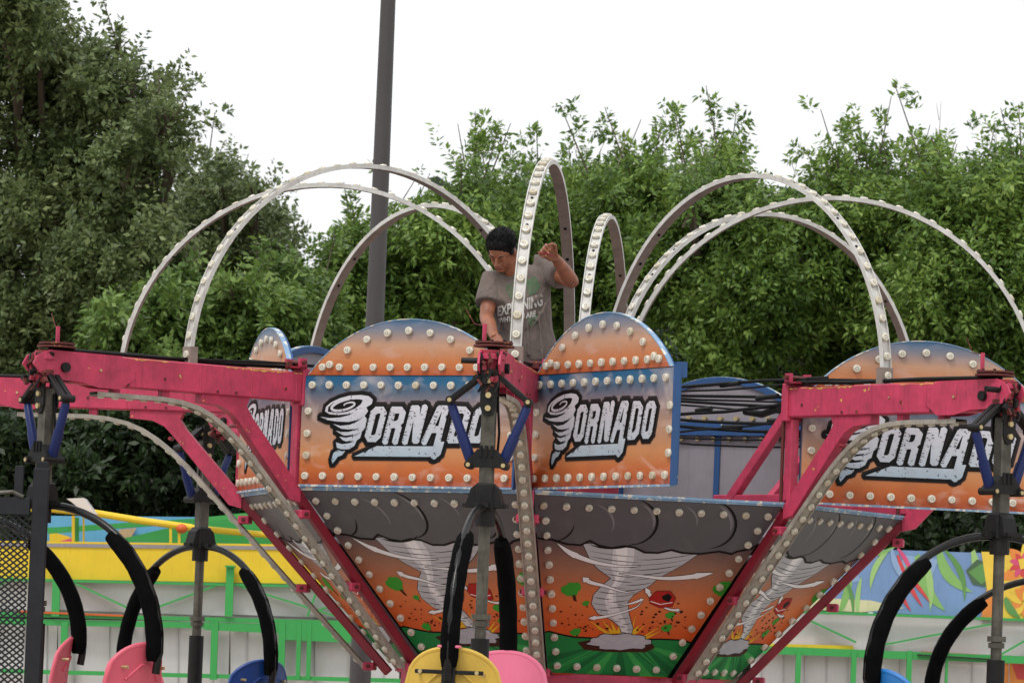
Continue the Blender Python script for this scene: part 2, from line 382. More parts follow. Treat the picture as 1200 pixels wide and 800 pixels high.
    mb.cyl((3.84, 0, ZA-.17), (3.84, 0, ZA+.0), .055, 'darkred', 14); mb.cyl((3.84, 0, ZA-.05), (3.84, 0, ZA-.02), .075, 'red', 14); mb.cyl((3.84, 0, ZA-.13), (3.84, 0, ZA-.11), .07, 'rust', 12)
    rs = random.Random(5)
    for k in range(34):
        p = Vector((3.88+rs.uniform(-.05, .05), rs.uniform(-.07, .07), ZA-rs.uniform(.0, .2))); mb.box(p, (.024, .012+.02*rs.random(), .02+.02*rs.random()), rs.choice(['rust', 'black', 'black', 'rust', 'darkred']), Matrix.Rotation(rs.random()*3, 3, 'X'))
    mb.cyl((3.86, -.16, ZA-.06), (3.86, -.05, ZA-.06), .016, 'black', 8)
    for k in range(3):
        pts = [(3.90+.02*math.sin(i+k), -.05+.045*k+.012*math.sin(i*1.7), ZA-.02-i*.035) for i in range(7)]
        mb.tube(pts, .007, 'black' if k != 1 else 'rust', 5)
    mb.build('swivel_head', a)
    return a, st
a0, s0 = build_arm()
srs = resample(prof, .098, .05)
strip_b = [(Vector((p.x+(-d.y)*.018, 0, p.y+d.x*.018)), (-d.y, 0, d.x)) for p, d in srs]
for k in range(8):
    th = R_(TH0+45*k)
    a = a0 if k == 0 else copytree(a0, ride)
    a.rotation_euler = (0, 0, th-math.pi/2); arms.append(a)
    st = [c for c in a.children if c.name.startswith('light_strip')][0]
    if k == 2: bpy.data.objects.remove(st); continue      # this arm has lost its strip
    bulbs(st, strip_b, .6, .95)

# ---- hoops
HC, HZ, HR = 1.58, 3.33, 1.27
hp = [Vector((HC-HR*math.cos(t), HZ+HR*math.sin(t))) for t in [math.pi*i/48 for i in range(49)]]
hp = [Vector((hp[0].x, 3.3))]+hp
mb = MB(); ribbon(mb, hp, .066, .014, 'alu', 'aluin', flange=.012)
for (x, s) in ((HC-HR, 1), (HC+HR, 1)):
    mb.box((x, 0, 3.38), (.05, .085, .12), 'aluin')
for t in (.22, .28, .72, .78):
    c = Vector((HC-(HR-.002)*math.cos(math.pi*t), 0, HZ+(HR-.002)*math.sin(math.pi*t))); n = Vector((math.cos(math.pi*t), 0, -math.sin(math.pi*t)))
    mb.cyl(c, c+n*.004, .010, 'ink', 8); mb.cyl(c-n*.017, c-n*.021, .009, 'ink', 8)
hoopme = mb.mesh('hoop')
hb = [(Vector((HC-(HR+.017)*math.cos(t), 0, HZ+(HR+.017)*math.sin(t))), (-math.cos(t), 0, math.sin(t))) for t in [.05+i*(math.pi-.1)/35 for i in range(36)]]
for k in range(8):
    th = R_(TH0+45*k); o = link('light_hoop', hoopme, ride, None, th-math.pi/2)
    bulbs(o, hb, .9, 1.06)

# ---- 2D artwork layers on a panel
class Art:
    def __init__(s, mb, fn): s.mb = mb; s.fn = fn; s.k = 0
    def poly(s, pts, m, lift=None):
        s.k += 1; h = .0012+s.k*6e-6 if lift is None else lift
        pts2 = [s.fn(x, y, h) for x, y in pts]
        # keep winding so that the normal faces out
        ar = sum(pts[i][0]*pts[(i+1) % len(pts)][1]-pts[(i+1) % len(pts)][0]*pts[i][1] for i in range(len(pts)))
        if ar < 0: pts2.reverse()
        s.mb.face(pts2, m)
    def line(s, pts, w, m, taper=False, closed=False):
        n = len(pts); P = [Vector(p) for p in pts]
        for i in range(n if closed else n-1):
            a, b = P[i], P[(i+1) % n]; d = (b-a)
            if d.length < 1e-6: continue
            d.normalize(); nn = Vector((-d.y, d.x))
            wa = wb = w/2
            if taper:
                f = lambda t: max(.12, math.sin(math.pi*min(1, max(0, t)))**.6)
                wa = w/2*f(i/(n-1)); wb = w/2*f((i+1)/(n-1))
            s.poly([a+nn*wa-d*wa*.5, b+nn*wb+d*wb*.5, b-nn*wb+d*wb*.5, a-nn*wa-d*wa*.5], m)
            if not taper and w > .012: s.disc(a, w/2, m, 8)
        if not taper and not closed and w > .012: s.disc(P[-1], w/2, m, 8)
    def disc(s, c, r, m, n=12, ry=None):
        ry = ry or r; s.poly([(c[0]+r*math.cos(2*math.pi*i/n), c[1]+ry*math.sin(2*math.pi*i/n)) for i in range(n)], m)
    def outlined(s, pts, m, w, mo='ink'):
        s.line(pts, w*2, mo, closed=True); s.poly(pts, mo); s.poly(pts, m)

# ---- sign panels (local: X 0..W, Z 0..H, front is -Y)
W, H, DH = 1.45, .64, .325
def build_sign():
    mb = MB(); t = .03
    mb.box((W/2, t/2+.001, H/2), (W, t, H), 'greyback')
    mb.face([(0, 0, 0), (W, 0, 0), (W, 0, H), (0, 0, H)], 'signgrad')
    fr = .035; d = .018
    # blue frame behind
    for (c, s) in (((W/2, t+d/2, fr/2), (W, d, fr)), ((W/2, t+d/2+.02, H-.01), (W+.002, d+.03, .085)), ((fr/2-.002, t+d/2, H/2), (fr, d, H-.1)), ((W-fr/2+.002, t+d/2, H/2), (fr, d, H-.1)), ((W/2, t+d/2, H/2), (.04, d-.01, H-.1))):
        mb.box(c, s, 'blueframe')
    mb.box((W+.006, .014, H/2+.005), (.012, .040, H+.02), 'blueframe')
    mb.box((W/2, .012, -.006), (W, .03, .012), 'paleblue')
    rs = random.Random(2)
    for i in range(40):
        if i < 24: mb.cyl((.05+i % 12*.117, t-.002, (.05 if i < 12 else H-.075)), (.05+i % 12*.117, t+.03, (.05 if i < 12 else H-.075)), .016, 'bolt', 8)
    A = Art(mb, lambda x, y, h: (x, -h, y))
    c = lambda cx, cy: ((cx-8)/1107*W, (645-cy)/605*H)
    # soft airbrush streaks around the logo
    rs = random.Random(4)
    # letters
    def slant(x0, pts, sc=1.0): return [c(x0+x*sc+(190-y)*.2, 212+y) for x, y in pts]
    L = {'O': ([[(17, 34), (30, 17), (58, 17), (71, 34), (71, 158), (58, 175), (30, 175), (17, 158)]], True),
         'R': ([[(17, 190), (17, 16), (56, 16), (71, 32), (71, 76), (58, 94), (30, 98)], [(52, 96), (69, 116), (69, 190)]], False),
         'N': ([[(16, 190), (16, 8), (36, 8), (66, 182), (74, 182), (74, 2)]], False),
         'A': ([[(6, 190), (42, 8), (74, 8), (74, 268)], [(24, 122), (74, 122)]], False),
         'D': ([[(16, 178), (16, 12), (52, 14), (72, 34), (72, 156), (52, 177), (16, 178)]], False)}
    word = [('O', 342), ('R', 441), ('N', 545), ('A', 655), ('D', 774), ('O', 876)]
    sw = .040; ow = .066
    strokes = []
    for ch, x0 in word:
        ls, cl = L[ch]
        for l in ls: strokes.append((slant(x0, l), cl))
    swoosh = [c(300, 486), c(415, 428), c(712, 426), c(716, 400), c(765, 400), c(748, 470), c(735, 484)]
    tor = [[c(*p) for p in q] for q in [
        [(135, 238), (140, 212), (165, 188), (210, 165), (262, 150), (320, 146), (362, 152), (384, 172), (380, 196), (352, 214), (322, 222), (300, 238), (262, 252), (205, 258), (160, 254)],
        [(110, 268), (160, 276), (215, 272), (265, 258), (312, 226), (352, 214), (362, 236), (345, 262), (312, 284), (262, 296), (200, 294), (150, 286)],
        [(180, 308), (220, 318), (270, 312), (310, 292), (345, 262), (360, 284), (352, 306), (326, 326), (285, 340), (225, 334)],
        [(196, 345), (225, 352), (262, 352), (300, 342), (352, 306), (352, 330), (330, 352), (290, 372), (240, 372), (222, 362)],
        [(216, 378), (250, 384), (300, 372), (334, 350), (326, 385), (304, 402), (262, 408), (236, 398)],
        [(200, 410), (232, 420), (270, 414), (308, 400), (298, 428), (272, 446), (240, 452), (206, 440)],
        [(188, 470), (212, 450), (250, 455), (240, 478), (212, 490), (198, 512), (186, 528), (180, 505)]]]
    off = Vector((-.012, -.014))
    # halo, then ink, then silver
    for l, cl in strokes: A.line(l, ow+.03, 'halo', closed=cl)
    for q in tor: A.line(q, .05, 'halo', closed=True)
    A.line(swoosh, .05, 'halo', closed=True)
    for l, cl in strokes:
        A.line([Vector(p)+off for p in l], ow, 'ink', closed=cl); A.line([Vector(p)+off*.5 for p in l], ow-.004, 'ink', closed=cl); A.line(l, ow-.006, 'ink', closed=cl)
    for q in tor: A.line(q, .028, 'ink', closed=True); A.line([Vector(p)+off for p in q], .02, 'ink', closed=True)
    A.poly([Vector(p)+off for p in swoosh], 'ink'); A.line(swoosh, .026, 'ink', closed=True)
    for q in tor: A.poly([Vector(p)+off for p in q], 'ink')
    for q in tor: A.poly(q, 'ink'); A.poly(q, 'silver')
    for pts_ in ([(150, 262), (215, 264), (270, 250)], [(150, 300), (205, 304), (262, 302), (300, 290)], [(190, 336), (240, 346), (296, 334)], [(214, 370), (250, 378), (292, 366)], [(205, 404), (245, 412), (290, 398)], [(196, 446), (235, 454), (268, 448)]): A.line([c(*p) for p in pts_], .013, 'ink', taper=True)
    for l, cl in strokes: A.line(l, sw, 'silver', closed=cl)
    A.poly(swoosh, 'silver')
    # open spiral in the tornado top
    A.poly([c(*p_) for p_ in [(150, 240), (152, 215), (176, 192), (215, 174), (270, 160), (318, 158), (334, 172), (322, 198), (292, 222), (250, 240), (205, 247)]], 'ink')
    sp = []
    for i in range(34):
        t = i/33; an = R_(10)+t*R_(500); r = .95*(1-t)**.8+.10; x_ = r*96*math.cos(an); y_ = -r*37*math.sin(an); sp.append((245+x_, 204+y_-.26*x_, (1-t*.72)))
    for i in range(33):
        a_, b_ = sp[i], sp[i+1]; A.line([c(a_[0], a_[1]), c(b_[0], b_[1])], .021*a_[2], 'silver'); A.disc(c(b_[0], b_[1]), .0105*b_[2], 'silver', 8)
    # ragged speed notches on the left of every stroke
    for ch, x0 in word:
        for k in range(15):
            y = 8+k*12.3+rs.uniform(-5, 5); x = -9+rs.uniform(-6, 3); ln = rs.uniform(12, 24)
            p = slant(x0, [(x, y), (x+ln, y-1.5), (x+ln, y+2), (x, y+3)]); A.poly(p, 'ink')
            if k % 2:
                x = rs.choice([30, 84]); p = slant(x0, [(x-2, y), (x+10, y-1), (x+10, y+2), (x-2, y+3)]); A.poly(p, 'ink')
    o = mb.build('sign_panel', ride, uvf=lambda co: (co.x/W, co.z/H))
    # the half round top board
    mb = MB(); w0, w1 = .04, W-.04; a = (w1-w0)/2; Rr = (a*a+DH*DH)/(2*DH); cx = W/2; cz = DH-Rr; a0 = math.asin(a/Rr)
    arc = [(cx+Rr*math.sin(-a0+2*a0*i/24), H+.004+cz+Rr*math.cos(-a0+2*a0*i/24)) for i in range(25)]
    mb.face([(x, -.004, z) for x, z in [(w1, H+.004)]+arc[::-1][1:-1]+[(w0, H+.004)]][::-1], 'domegrad')
    mb.prism(arc, -.003, .02, 'greyback')
    ra = [Vector(p) for p in arc]; rb = [Vector((cx, H+cz))+(p-Vector((cx, H+cz)))*(1-.045) for p in ra]
    for i in range(24):
        A4 = [ra[i], ra[i+1], rb[i+1], rb[i]]
        mb.prism([(p.x, p.y+.001) for p in A4], .0201, .036, 'blueframe')
        a1 = ra[i]; b1 = ra[i+1]; mb.bar((a1.x, .008, a1.y+.003), (b1.x, .008, b1.y+.003), .030, .005, 'paleblue')
    for i in range(11): mb.cyl((.13+i*.1165, .018, H+.06), (.13+i*.1165, .05, H+.06), .016, 'bolt', 8)
    d = mb.build('top_board', o, uvf=lambda co: (co.x/W, (co.z-H)/DH))
    fp = [((.07+i*.1155, -.001, H-.055), (0, -1, 0)) for i in range(12)]+[((.045+i*.12, -.001, .05), (0, -1, 0)) for i in range(12)]
    for j in range(3): fp += [((.05, -.001, .17+j*.13), (0, -1, 0)), ((W-.055, -.001, .17+j*.13), (0, -1, 0))]
    dp = [((.14+i*.117, -.005, H+.05), (0, -1, 0)) for i in range(11)]
    for i in range(9):
        t = -a0*.80+2*a0*.80*i/8; r2 = Rr-.062; dp.append(((cx+r2*math.sin(t), -.005, H+cz+r2*math.cos(t)), (0, -1, 0)))
    k_ = W/1.41; fp = [((p[0]*k_, p[1], p[2]), n) for p, n in fp]
    return o, d, fp, dp
sg, sd, FP, DP = build_sign()
def vert(k, r=RT): th = R_(TH0+45*k); return Vector((r*math.sin(th), -r*math.cos(th), 0))
# k = facet between vertex k and k+1; value = swung open by (deg) about the left hinge
SIGNS = {7: (0, .03), 0: (-73.5, .05), 1: (-49, .05), 2: (0, .06), 3: (0, .06), 4: (0, .06), 5: (0, .06), 6: (0, .06)}
ZS = 2.685
for k, (opn, gap) in SIGNS.items():
    rz = R_(TH0+45*k+22.5+opn)
    s = sg if k == 7 else copytree(sg, ride)
    th = R_(TH0+45*k+22.5+opn); u = Vector((math.cos(th), math.sin(th), 0)); n = Vector((math.sin(th), -math.cos(th), 0))
    base = vert(k, RT+.02)+u*(gap if opn else .045)+n*.015
    s.location = base+Vector((0, 0, ZS-(.05 if k == 3 else 0))); s.rotation_euler = (0, 0, rz)
    if k == 0: tag(s, 'sign panel swung wide open beside the worker')
    d = [c for c in s.children if c.name.startswith('top_board')][0]
    bulbs(s, FP, 1.3, 1.03); bulbs(s, DP, 1.3, 1.03)

# ---- funnel panels
def build_funnel():
    c225 = math.cos(R_(22.5)); aT, aB = RT*c225, RB*c225; dz = ZT-ZB; HS = math.hypot(aT-aB, dz)
    hw = lambda b: (RT+(RB-RT)*b/HS)*math.sin(R_(22.5))-.035
    nrm = Vector((0, -dz, -(aT-aB)))/HS
    def pos(a, b, h): return Vector((a, -(aT+(aB-aT)*b/HS), ZT-dz*b/HS))+nrm*h
    # photograph pixel on the facet between arm 0 and arm 1 -> (a,b)
    rot = Matrix.Rotation(R_(TH0+22.5), 3, 'Z')
    n_w = rot @ nrm; o_w = rot @ pos(0, 0, 0); s_w = rot @ ((pos(0, 1, 0)-pos(0, 0, 0))); a_w = rot @ Vector((1, 0, 0))
    def px(x, y):
        d = ray(x, y); t = (o_w-CAM).dot(n_w)/d.dot(n_w); p = CAM+d*t-o_w; return (p.dot(a_w), -p.dot(s_w))
    def clampf(x, y, h):
        b = min(max(-y, .012), HS-.012); w = hw(b); return pos(min(max(x, -w), w), b, h)
    mb = MB()
    mb.face([pos(-hw(0), .0, 0), pos(-hw(HS), HS, 0), pos(hw(HS), HS, 0), pos(hw(0), .0, 0)], 'skygrad')
    B = [pos(-hw(0), 0, -.02), pos(-hw(HS), HS, -.02), pos(hw(HS), HS, -.02), pos(hw(0), 0, -.02)]; mb.face(B[::-1], 'greyback')
    F = [pos(-hw(0), .0, 0), pos(-hw(HS), HS, 0), pos(hw(HS), HS, 0), pos(hw(0), .0, 0)]
    for i in range(4): mb.face([F[i], B[i], B[(i+1) % 4], F[(i+1) % 4]], 'greyback')
    mb.box(pos(0, -.008, -.005), (2*hw(0), .03, .014), 'paleblue')
    mb.box(pos(0, -.002, .006), (2*hw(0)-.01, .008, .014), 'paleblue')
    A = Art(mb, clampf)
    c3 = lambda L: [px(630+x/3.478, 570+y/3.478) for x, y in L]
    c4 = lambda L: [px(720+x/3.476, 570+y/3.476) for x, y in L]
    # ground with sun rays
    gy = 605
    g = c3([(-20, 590), (45, 588), (90, 600), (150, 612), (240, 616), (400, 622), (500, 620), (590, 624), (760, 640), (760, 900), (-20, 900)])
    A.poly(g, 'green1')
    cc = (348, 640)
    for i, an in enumerate(range(8, 176, 12)):
        a1, a2 = R_(180-an), R_(180-an-6)
        q = [(cc[0]+90*math.cos(a1), cc[1]+12*math.sin(a1)), (cc[0]+520*math.cos(a1), cc[1]+300*math.sin(a1)), (cc[0]+520*math.cos(a2), cc[1]+300*math.sin(a2)), (cc[0]+90*math.cos(a2), cc[1]+12*math.sin(a2))]
        A.poly(c3(q), 'green2' if i % 2 else 'green3')
    A.line(c3([(-20, 590), (45, 588), (90, 600), (150, 612), (240, 616), (400, 622), (500, 620), (590, 624), (760, 640)]), .012, 'ink')
    # rays
    for x0, y0, x1, y1, w in ((290, 600, 205, 540, 6), (300, 600, 230, 570, 4), (305, 596, 262, 540, 7), (318, 596, 298, 545, 9), (330, 596, 332, 560, 9), (372, 610, 415, 562, 14), (380, 612, 440, 560, 6), (430, 612, 510, 562, 4), (440, 616, 505, 585, 5), (380, 600, 400, 520, 5)):
        d = Vector((x1-x0, y1-y0)).normalized(); n = Vector((-d.y, d.x))*w
        A.poly(c3([(x0+n.x, y0+n.y), (x1, y1), (x0-n.x, y0-n.y)]), 'ray')
    # tornado body
    body = [(185, 232), (215, 298), (245, 332), (300, 372), (262, 402), (228, 440), (220, 476), (246, 515), (300, 540), (336, 570), (345, 612), (378, 612), (388, 575), (372, 520), (366, 470), (395, 435), (460, 400), (490, 372), (590, 318), (660, 270), (640, 240), (400, 225)]
    A.outlined(c3(body), 't1', .004)
    A.poly(c3([(310, 240), (395, 236), (392, 300), (350, 380), (318, 420), (322, 480), (362, 560), (372, 608), (352, 608), (330, 560), (285, 510), (272, 460), (292, 420), (318, 380), (300, 330)]), 't2')
    A.poly(c3([(318, 250), (366, 250), (362, 310), (330, 380), (306, 425), (310, 480), (290, 470), (288, 430), (312, 390), (330, 330)]), 't3')
    # bands
    rs = random.Random(8)
    for i in range(30):
        t = i/29; y = 258+t*345
        def ex(yv):
            xs = []
            n = len(body)
            for j in range(n):
                (xa, ya), (xb, yb) = body[j], body[(j+1) % n]
                if (ya-yv)*(yb-yv) < 0: xs.append(xa+(xb-xa)*(yv-ya)/(yb-ya))
            return (min(xs), max(xs)) if len(xs) > 1 else None
        e = ex(y)
        if not e: continue
        l, r = e; w = r-l; dip = w*.06
        if i % 2 == 0: pts = [(l+w*k, y+dip*math.sin(math.pi*k)) for k in (0, .12, .25, .38, .5)]
        else: pts = [(l+w*k, y+dip*math.sin(math.pi*k)) for k in (.42, .55, .7, .85, 1)]
        A.line(c3(pts), .006, 'ink' if i % 3 else 't4', taper=True)
    # curved swoosh arrows
    def sw(pts, w, hd=1.9, hl=.16):
        P = [Vector(p) for p in c3(pts)]; Q = []
        for a, b, c_, d_ in zip([P[0]]+P[:-2], P[:-1], P[1:], P[2:]+[P[-1]]):
            for k in range(12): t = k/12; Q.append(.5*((2*b)+(c_-a)*t+(2*a-5*b+4*c_-d_)*t*t+(3*b-a-3*c_+d_)*t**3))
        Q.append(P[-1]); n = len(Q)
        def shape(g):
            U, D = [], []
            for i, p in enumerate(Q):
                t = i/(n-1); d = (Q[min(i+1, n-1)]-Q[max(i-1, 0)]).normalized(); nn = Vector((-d.y, d.x))
                ww = w/2*min(1, t/.75)**.8 if t < 1-hl else w/2*(hd*(1-t)/hl)
                ww = ww+g; U.append(p+nn*ww); D.append(p-nn*ww)
            return U+D[::-1]
        A.poly(shape(.0035), 'ink'); A.poly(shape(0), 't3')
    sw([(420, 322), (330, 322), (230, 306), (140, 272), (78, 228)], .036, 1.2, .3)
    sw([(405, 434), (340, 424), (270, 402), (215, 388), (184, 368)], .026)
    sw([(430, 458), (400, 490), (330, 514), (260, 530), (206, 534)], .020)
    sw([(330, 352), (420, 362), (520, 372), (620, 366), (716, 350)], .034, 1.5, .2)
    sw([(590, 512), (520, 490), (470, 456), (440, 410)], .020); sw([(455, 462), (500, 484), (545, 500), (580, 500)], .016)
    sw([(330, 480), (380, 474), (432, 456)], .018)
    # barn, tree and debris
    A.outlined(c3([(455, 450), (485, 424), (540, 424), (562, 452), (548, 486), (500, 492), (460, 474)]), 'barn', .003); A.poly(c3([(505, 446), (532, 432), (548, 446), (535, 468), (512, 460)]), 'ink')
    A.line(c3([(460, 465), (500, 478), (548, 470)]), .006, 't3')
    def tree(cx, cy, s):
        for dx, dy, r in ((0, 0, 22), (-22, 6, 16), (20, -4, 18), (8, 14, 18), (-10, 14, 16)): A.poly(c3([(cx+dx*s+r*s*math.cos(k*.7), cy+dy*s+r*s*math.sin(k*.7)) for k in range(9)]), 'leafink')
        A.poly(c3([(cx+4*s, cy+26*s), (cx+16*s, cy+24*s), (cx+22*s, cy+50*s), (cx+10*s, cy+46*s)]), 'brown')
    tree(136, 412, 1.1); tree(130+ 628, 410, 1.2); tree(196, 472, .4); tree(540, 520, .55); tree(154, 588, .6); tree(525, 572, .6)
    for i in range(64):
        side = rs.choice((-1, 1)); x = 345+side*rs.uniform(60, 260); y = 596-abs(rs.gauss(0, 48))-20*rs.random()
        if y > 596: continue
        r = rs.uniform(2.2, 7); A.poly(c3([(x+r*rs.uniform(.7, 1.3)*math.cos(k*1.05), y+.7*r*rs.uniform(.7, 1.2)*math.sin(k*1.05)) for k in range(6)]), 'brown' if i % 3 else 'ink')
    # dust cloud
    A.poly(c3([(162, 632), (215, 622), (300, 640), (470, 640), (478, 655), (440, 672), (300, 672), (190, 662)]), 'brown')
    dust = []
    for k in range(28):
        an = 2*math.pi*k/28; rr = 1+.10*math.sin(k*2.1)+.06*math.sin(k*5); dust.append((336+126*rr*math.cos(an), 630+32*rr*math.sin(an)))
    A.outlined(c3(dust), 'dust', .005)
    for k in range(9): A.poly(c3([(240+k*23+14*math.cos(j*.8), 622+10*math.sin(k*2)+9*math.sin(j*.8)) for j in range(8)]), 't1')
    # cloud bank
    low = [(-40, 205), (10, 210), (60, 214), (120, 232), (175, 236), (212, 218), (250, 238), (300, 248), (352, 240), (395, 246), (436, 266), (490, 268), (545, 256), (590, 268), (660, 272), (740, 262), (790, 272)]
    low += [(x*1+313, y-0) for x, y in ((500, 262), (560, 250), (640, 236), (700, 226))]
    A.poly(c3([(-80, -60)]+low+[(1060, -60)]), 'cloud'); A.line(c3(low), .015, 'ink')
    def arcl(cx, cy, rx, ry, a0, a1, w, m, n=14): A.line(c3([(cx+rx*math.cos(R_(a0+(a1-a0)*k/n)), cy+ry*math.sin(R_(a0+(a1-a0)*k/n))) for k in range(n+1)]), w, m, taper=True)
    arcl(370, 140, 118, 96, -70, 88, .017, 'ink'); arcl(375, 140, 100, 80, -58, 20, .018, 'cloudlight'); arcl(690, 150, 118, 100, -75, 85, .017, 'ink'); arcl(690, 150, 100, 84, -60, 20, .018, 'cloudlight')
    arcl(180, 150, 130, 90, -60, 20, .013, 'cloudlight'); arcl(560, 140, 90, 70, -60, 15, .013, 'cloudlight'); arcl(60, 140, 90, 80, 10, 85, .012, 'ink'); arcl(300, 215, 100, 34, 20, 150, .012, 'ink')
    o = mb.build('funnel_panel', ride, uvf=lambda co: (co.x/1.5+.5, (co.z-ZB)/dz))
    # bulbs
    pts = []
    for i in range(11): pts.append((pos(-hw(.07)+.055+i*(2*hw(.07)-.11)/10, .085, .001), nrm))
    for i in range(6): pts.append((pos(-hw(HS-.08)+.06+i*(2*hw(HS)-.12)/5, HS-.075, .001), nrm))
    for i in range(1, 11):
        b = .085+i*(HS-.16)/11
        for s in (-1, 1): pts.append((pos(s*(hw(b)-.055), b, .001), nrm))
    return o, pts
fp0, FUB = build_funnel()
for k in range(8):
    f = fp0 if k == 0 else copytree(fp0, ride)
    f.rotation_euler = (0, 0, R_(TH0+45*k+22.5)); bulbs(f, FUB, 1.1, 1.02)

# ---- hub: mast, deck, ring
mb = MB(); mb.cyl((0, 0, .3), (0, 0, 3.30), .30, 'darkred', 24); mb.cyl((0, 0, 3.28), (0, 0, 3.33), .42, 'darkred', 24); mb.cyl((0, 0, 3.33), (0, 0, 3.42), .2, 'black', 20)
mb.build('mast', ride, smooth=True)
mb = MB(); mb.cyl((0, 0, 2.44), (0, 0, 2.48), 1.78, 'greyback', 8); mb.build('deck', ride, rotz=R_(TH0))
mb = MB(); mb.tube([(0, 0, 1.40), (0, 0, 1.635)], 1.0, 'red', 32); mb.tube([(0, 0, 1.44), (0, 0, 1.50)], 1.06, 'darkred', 32); mb.cyl((0, 0, 1.30), (0, 0, 1.40), .9, 'black', 24); mb.build('base_ring', ride, rotz=R_(TH0+22.5))
mb = MB(); mb.box((0, 0, .22), (2.0, 7.0, .2), 'darkred', bev=.02); mb.box((0, 0, .40), (1.2, 1.2, .2), 'black', bev=.02)
for x in (-1, 1):
    for y in (-3, 3): mb.bar((x*.9, y, .22), (x*2.2, y, .18), .14, .14, 'darkred', bev=.01); mb.cyl((x*2.2, y, .01), (x*2.2, y, .3), .05, 'pole'); mb.cyl((x*2.2, y, .0), (x*2.2, y, .03), .16, 'black')
mb.build('trailer_base', ride)

# ---- bulbs: the hundred that show largest as sub-parts, the others as one part
mb = MB(); prf = [(.0225, 0), (.0225, .012), (.0200, .0175), (.0105, .0190), (.0098, .0172), (.0075, .0172), (.0068, .0192), (.0001, .0196)]; nseg = 12
for i, (r, z) in enumerate(prf):
    for j in range(nseg): t = 2*math.pi*j/nseg; mb.v.append((r*math.cos(t), r*math.sin(t), z))
for i in range(len(prf)-1):
    for j in range(nseg):
        a = i*nseg+j; b = i*nseg+(j+1) % nseg; mb.f.append((a, b, b+nseg, a+nseg)); mb.m.append(mb.mi('bulbring' if i in (3, 4, 5) else 'bulb'))
bulbme = mb.mesh('bulb'); M['bulbold'] = paint('yellowed bulb cap', (198, 188, 164), .35, .4, scale=30); bulbold = bulbme.copy(); bulbold.materials[0] = M['bulbold']
bpy.context.view_layer.update()
items = []
for o, lm, pr in BULBS:
    mw = o.matrix_world @ lm; p = mw.translation; n = (mw.to_3x3() @ Vector((0, 0, 1))).normalized(); v = (CAM-p).normalized()
    f = n.dot(v); x, y = (p.x-CAM.x)/(p.y-CAM.y)*FPX+600, 0
    vis = f > .05 and 0 < x < 1200
    items.append(((f*pr/(p-CAM).length*27 if vis else -1), o, lm, mw))
items.sort(key=lambda t: -t[0])
for sc_, o, lm, mw in items[:100]:
    b = link('bulb', bulbold if random.random() < .06 else bulbme, o); b.matrix_local = lm
bv = np.array(mb.v); V = []; F = []; MI = []; fn = [np.array(f) for f in mb.f]
fa = np.array(mb.f); mi_ = np.array(mb.m); off = 0
for sc_, o, lm, mw in items[100:]:
    m = np.array(mw); V.append(bv @ m[:3, :3].T + m[:3, 3]); F.append(fa+off); MI.append(np.where(mi_ == 0, 2, mi_) if random.random() < .1 else mi_); off += len(bv)
me = bpy.data.meshes.new('bulb'); me.from_pydata(np.concatenate(V).tolist(), [], np.concatenate(F).tolist())
for m in mb.mats+['bulbold']: me.materials.append(M[m])
me.polygons.foreach_set('material_index', np.concatenate(MI)); me.update()
ob = link('bulb', me, ride); ob['kind'] = 'stuff'

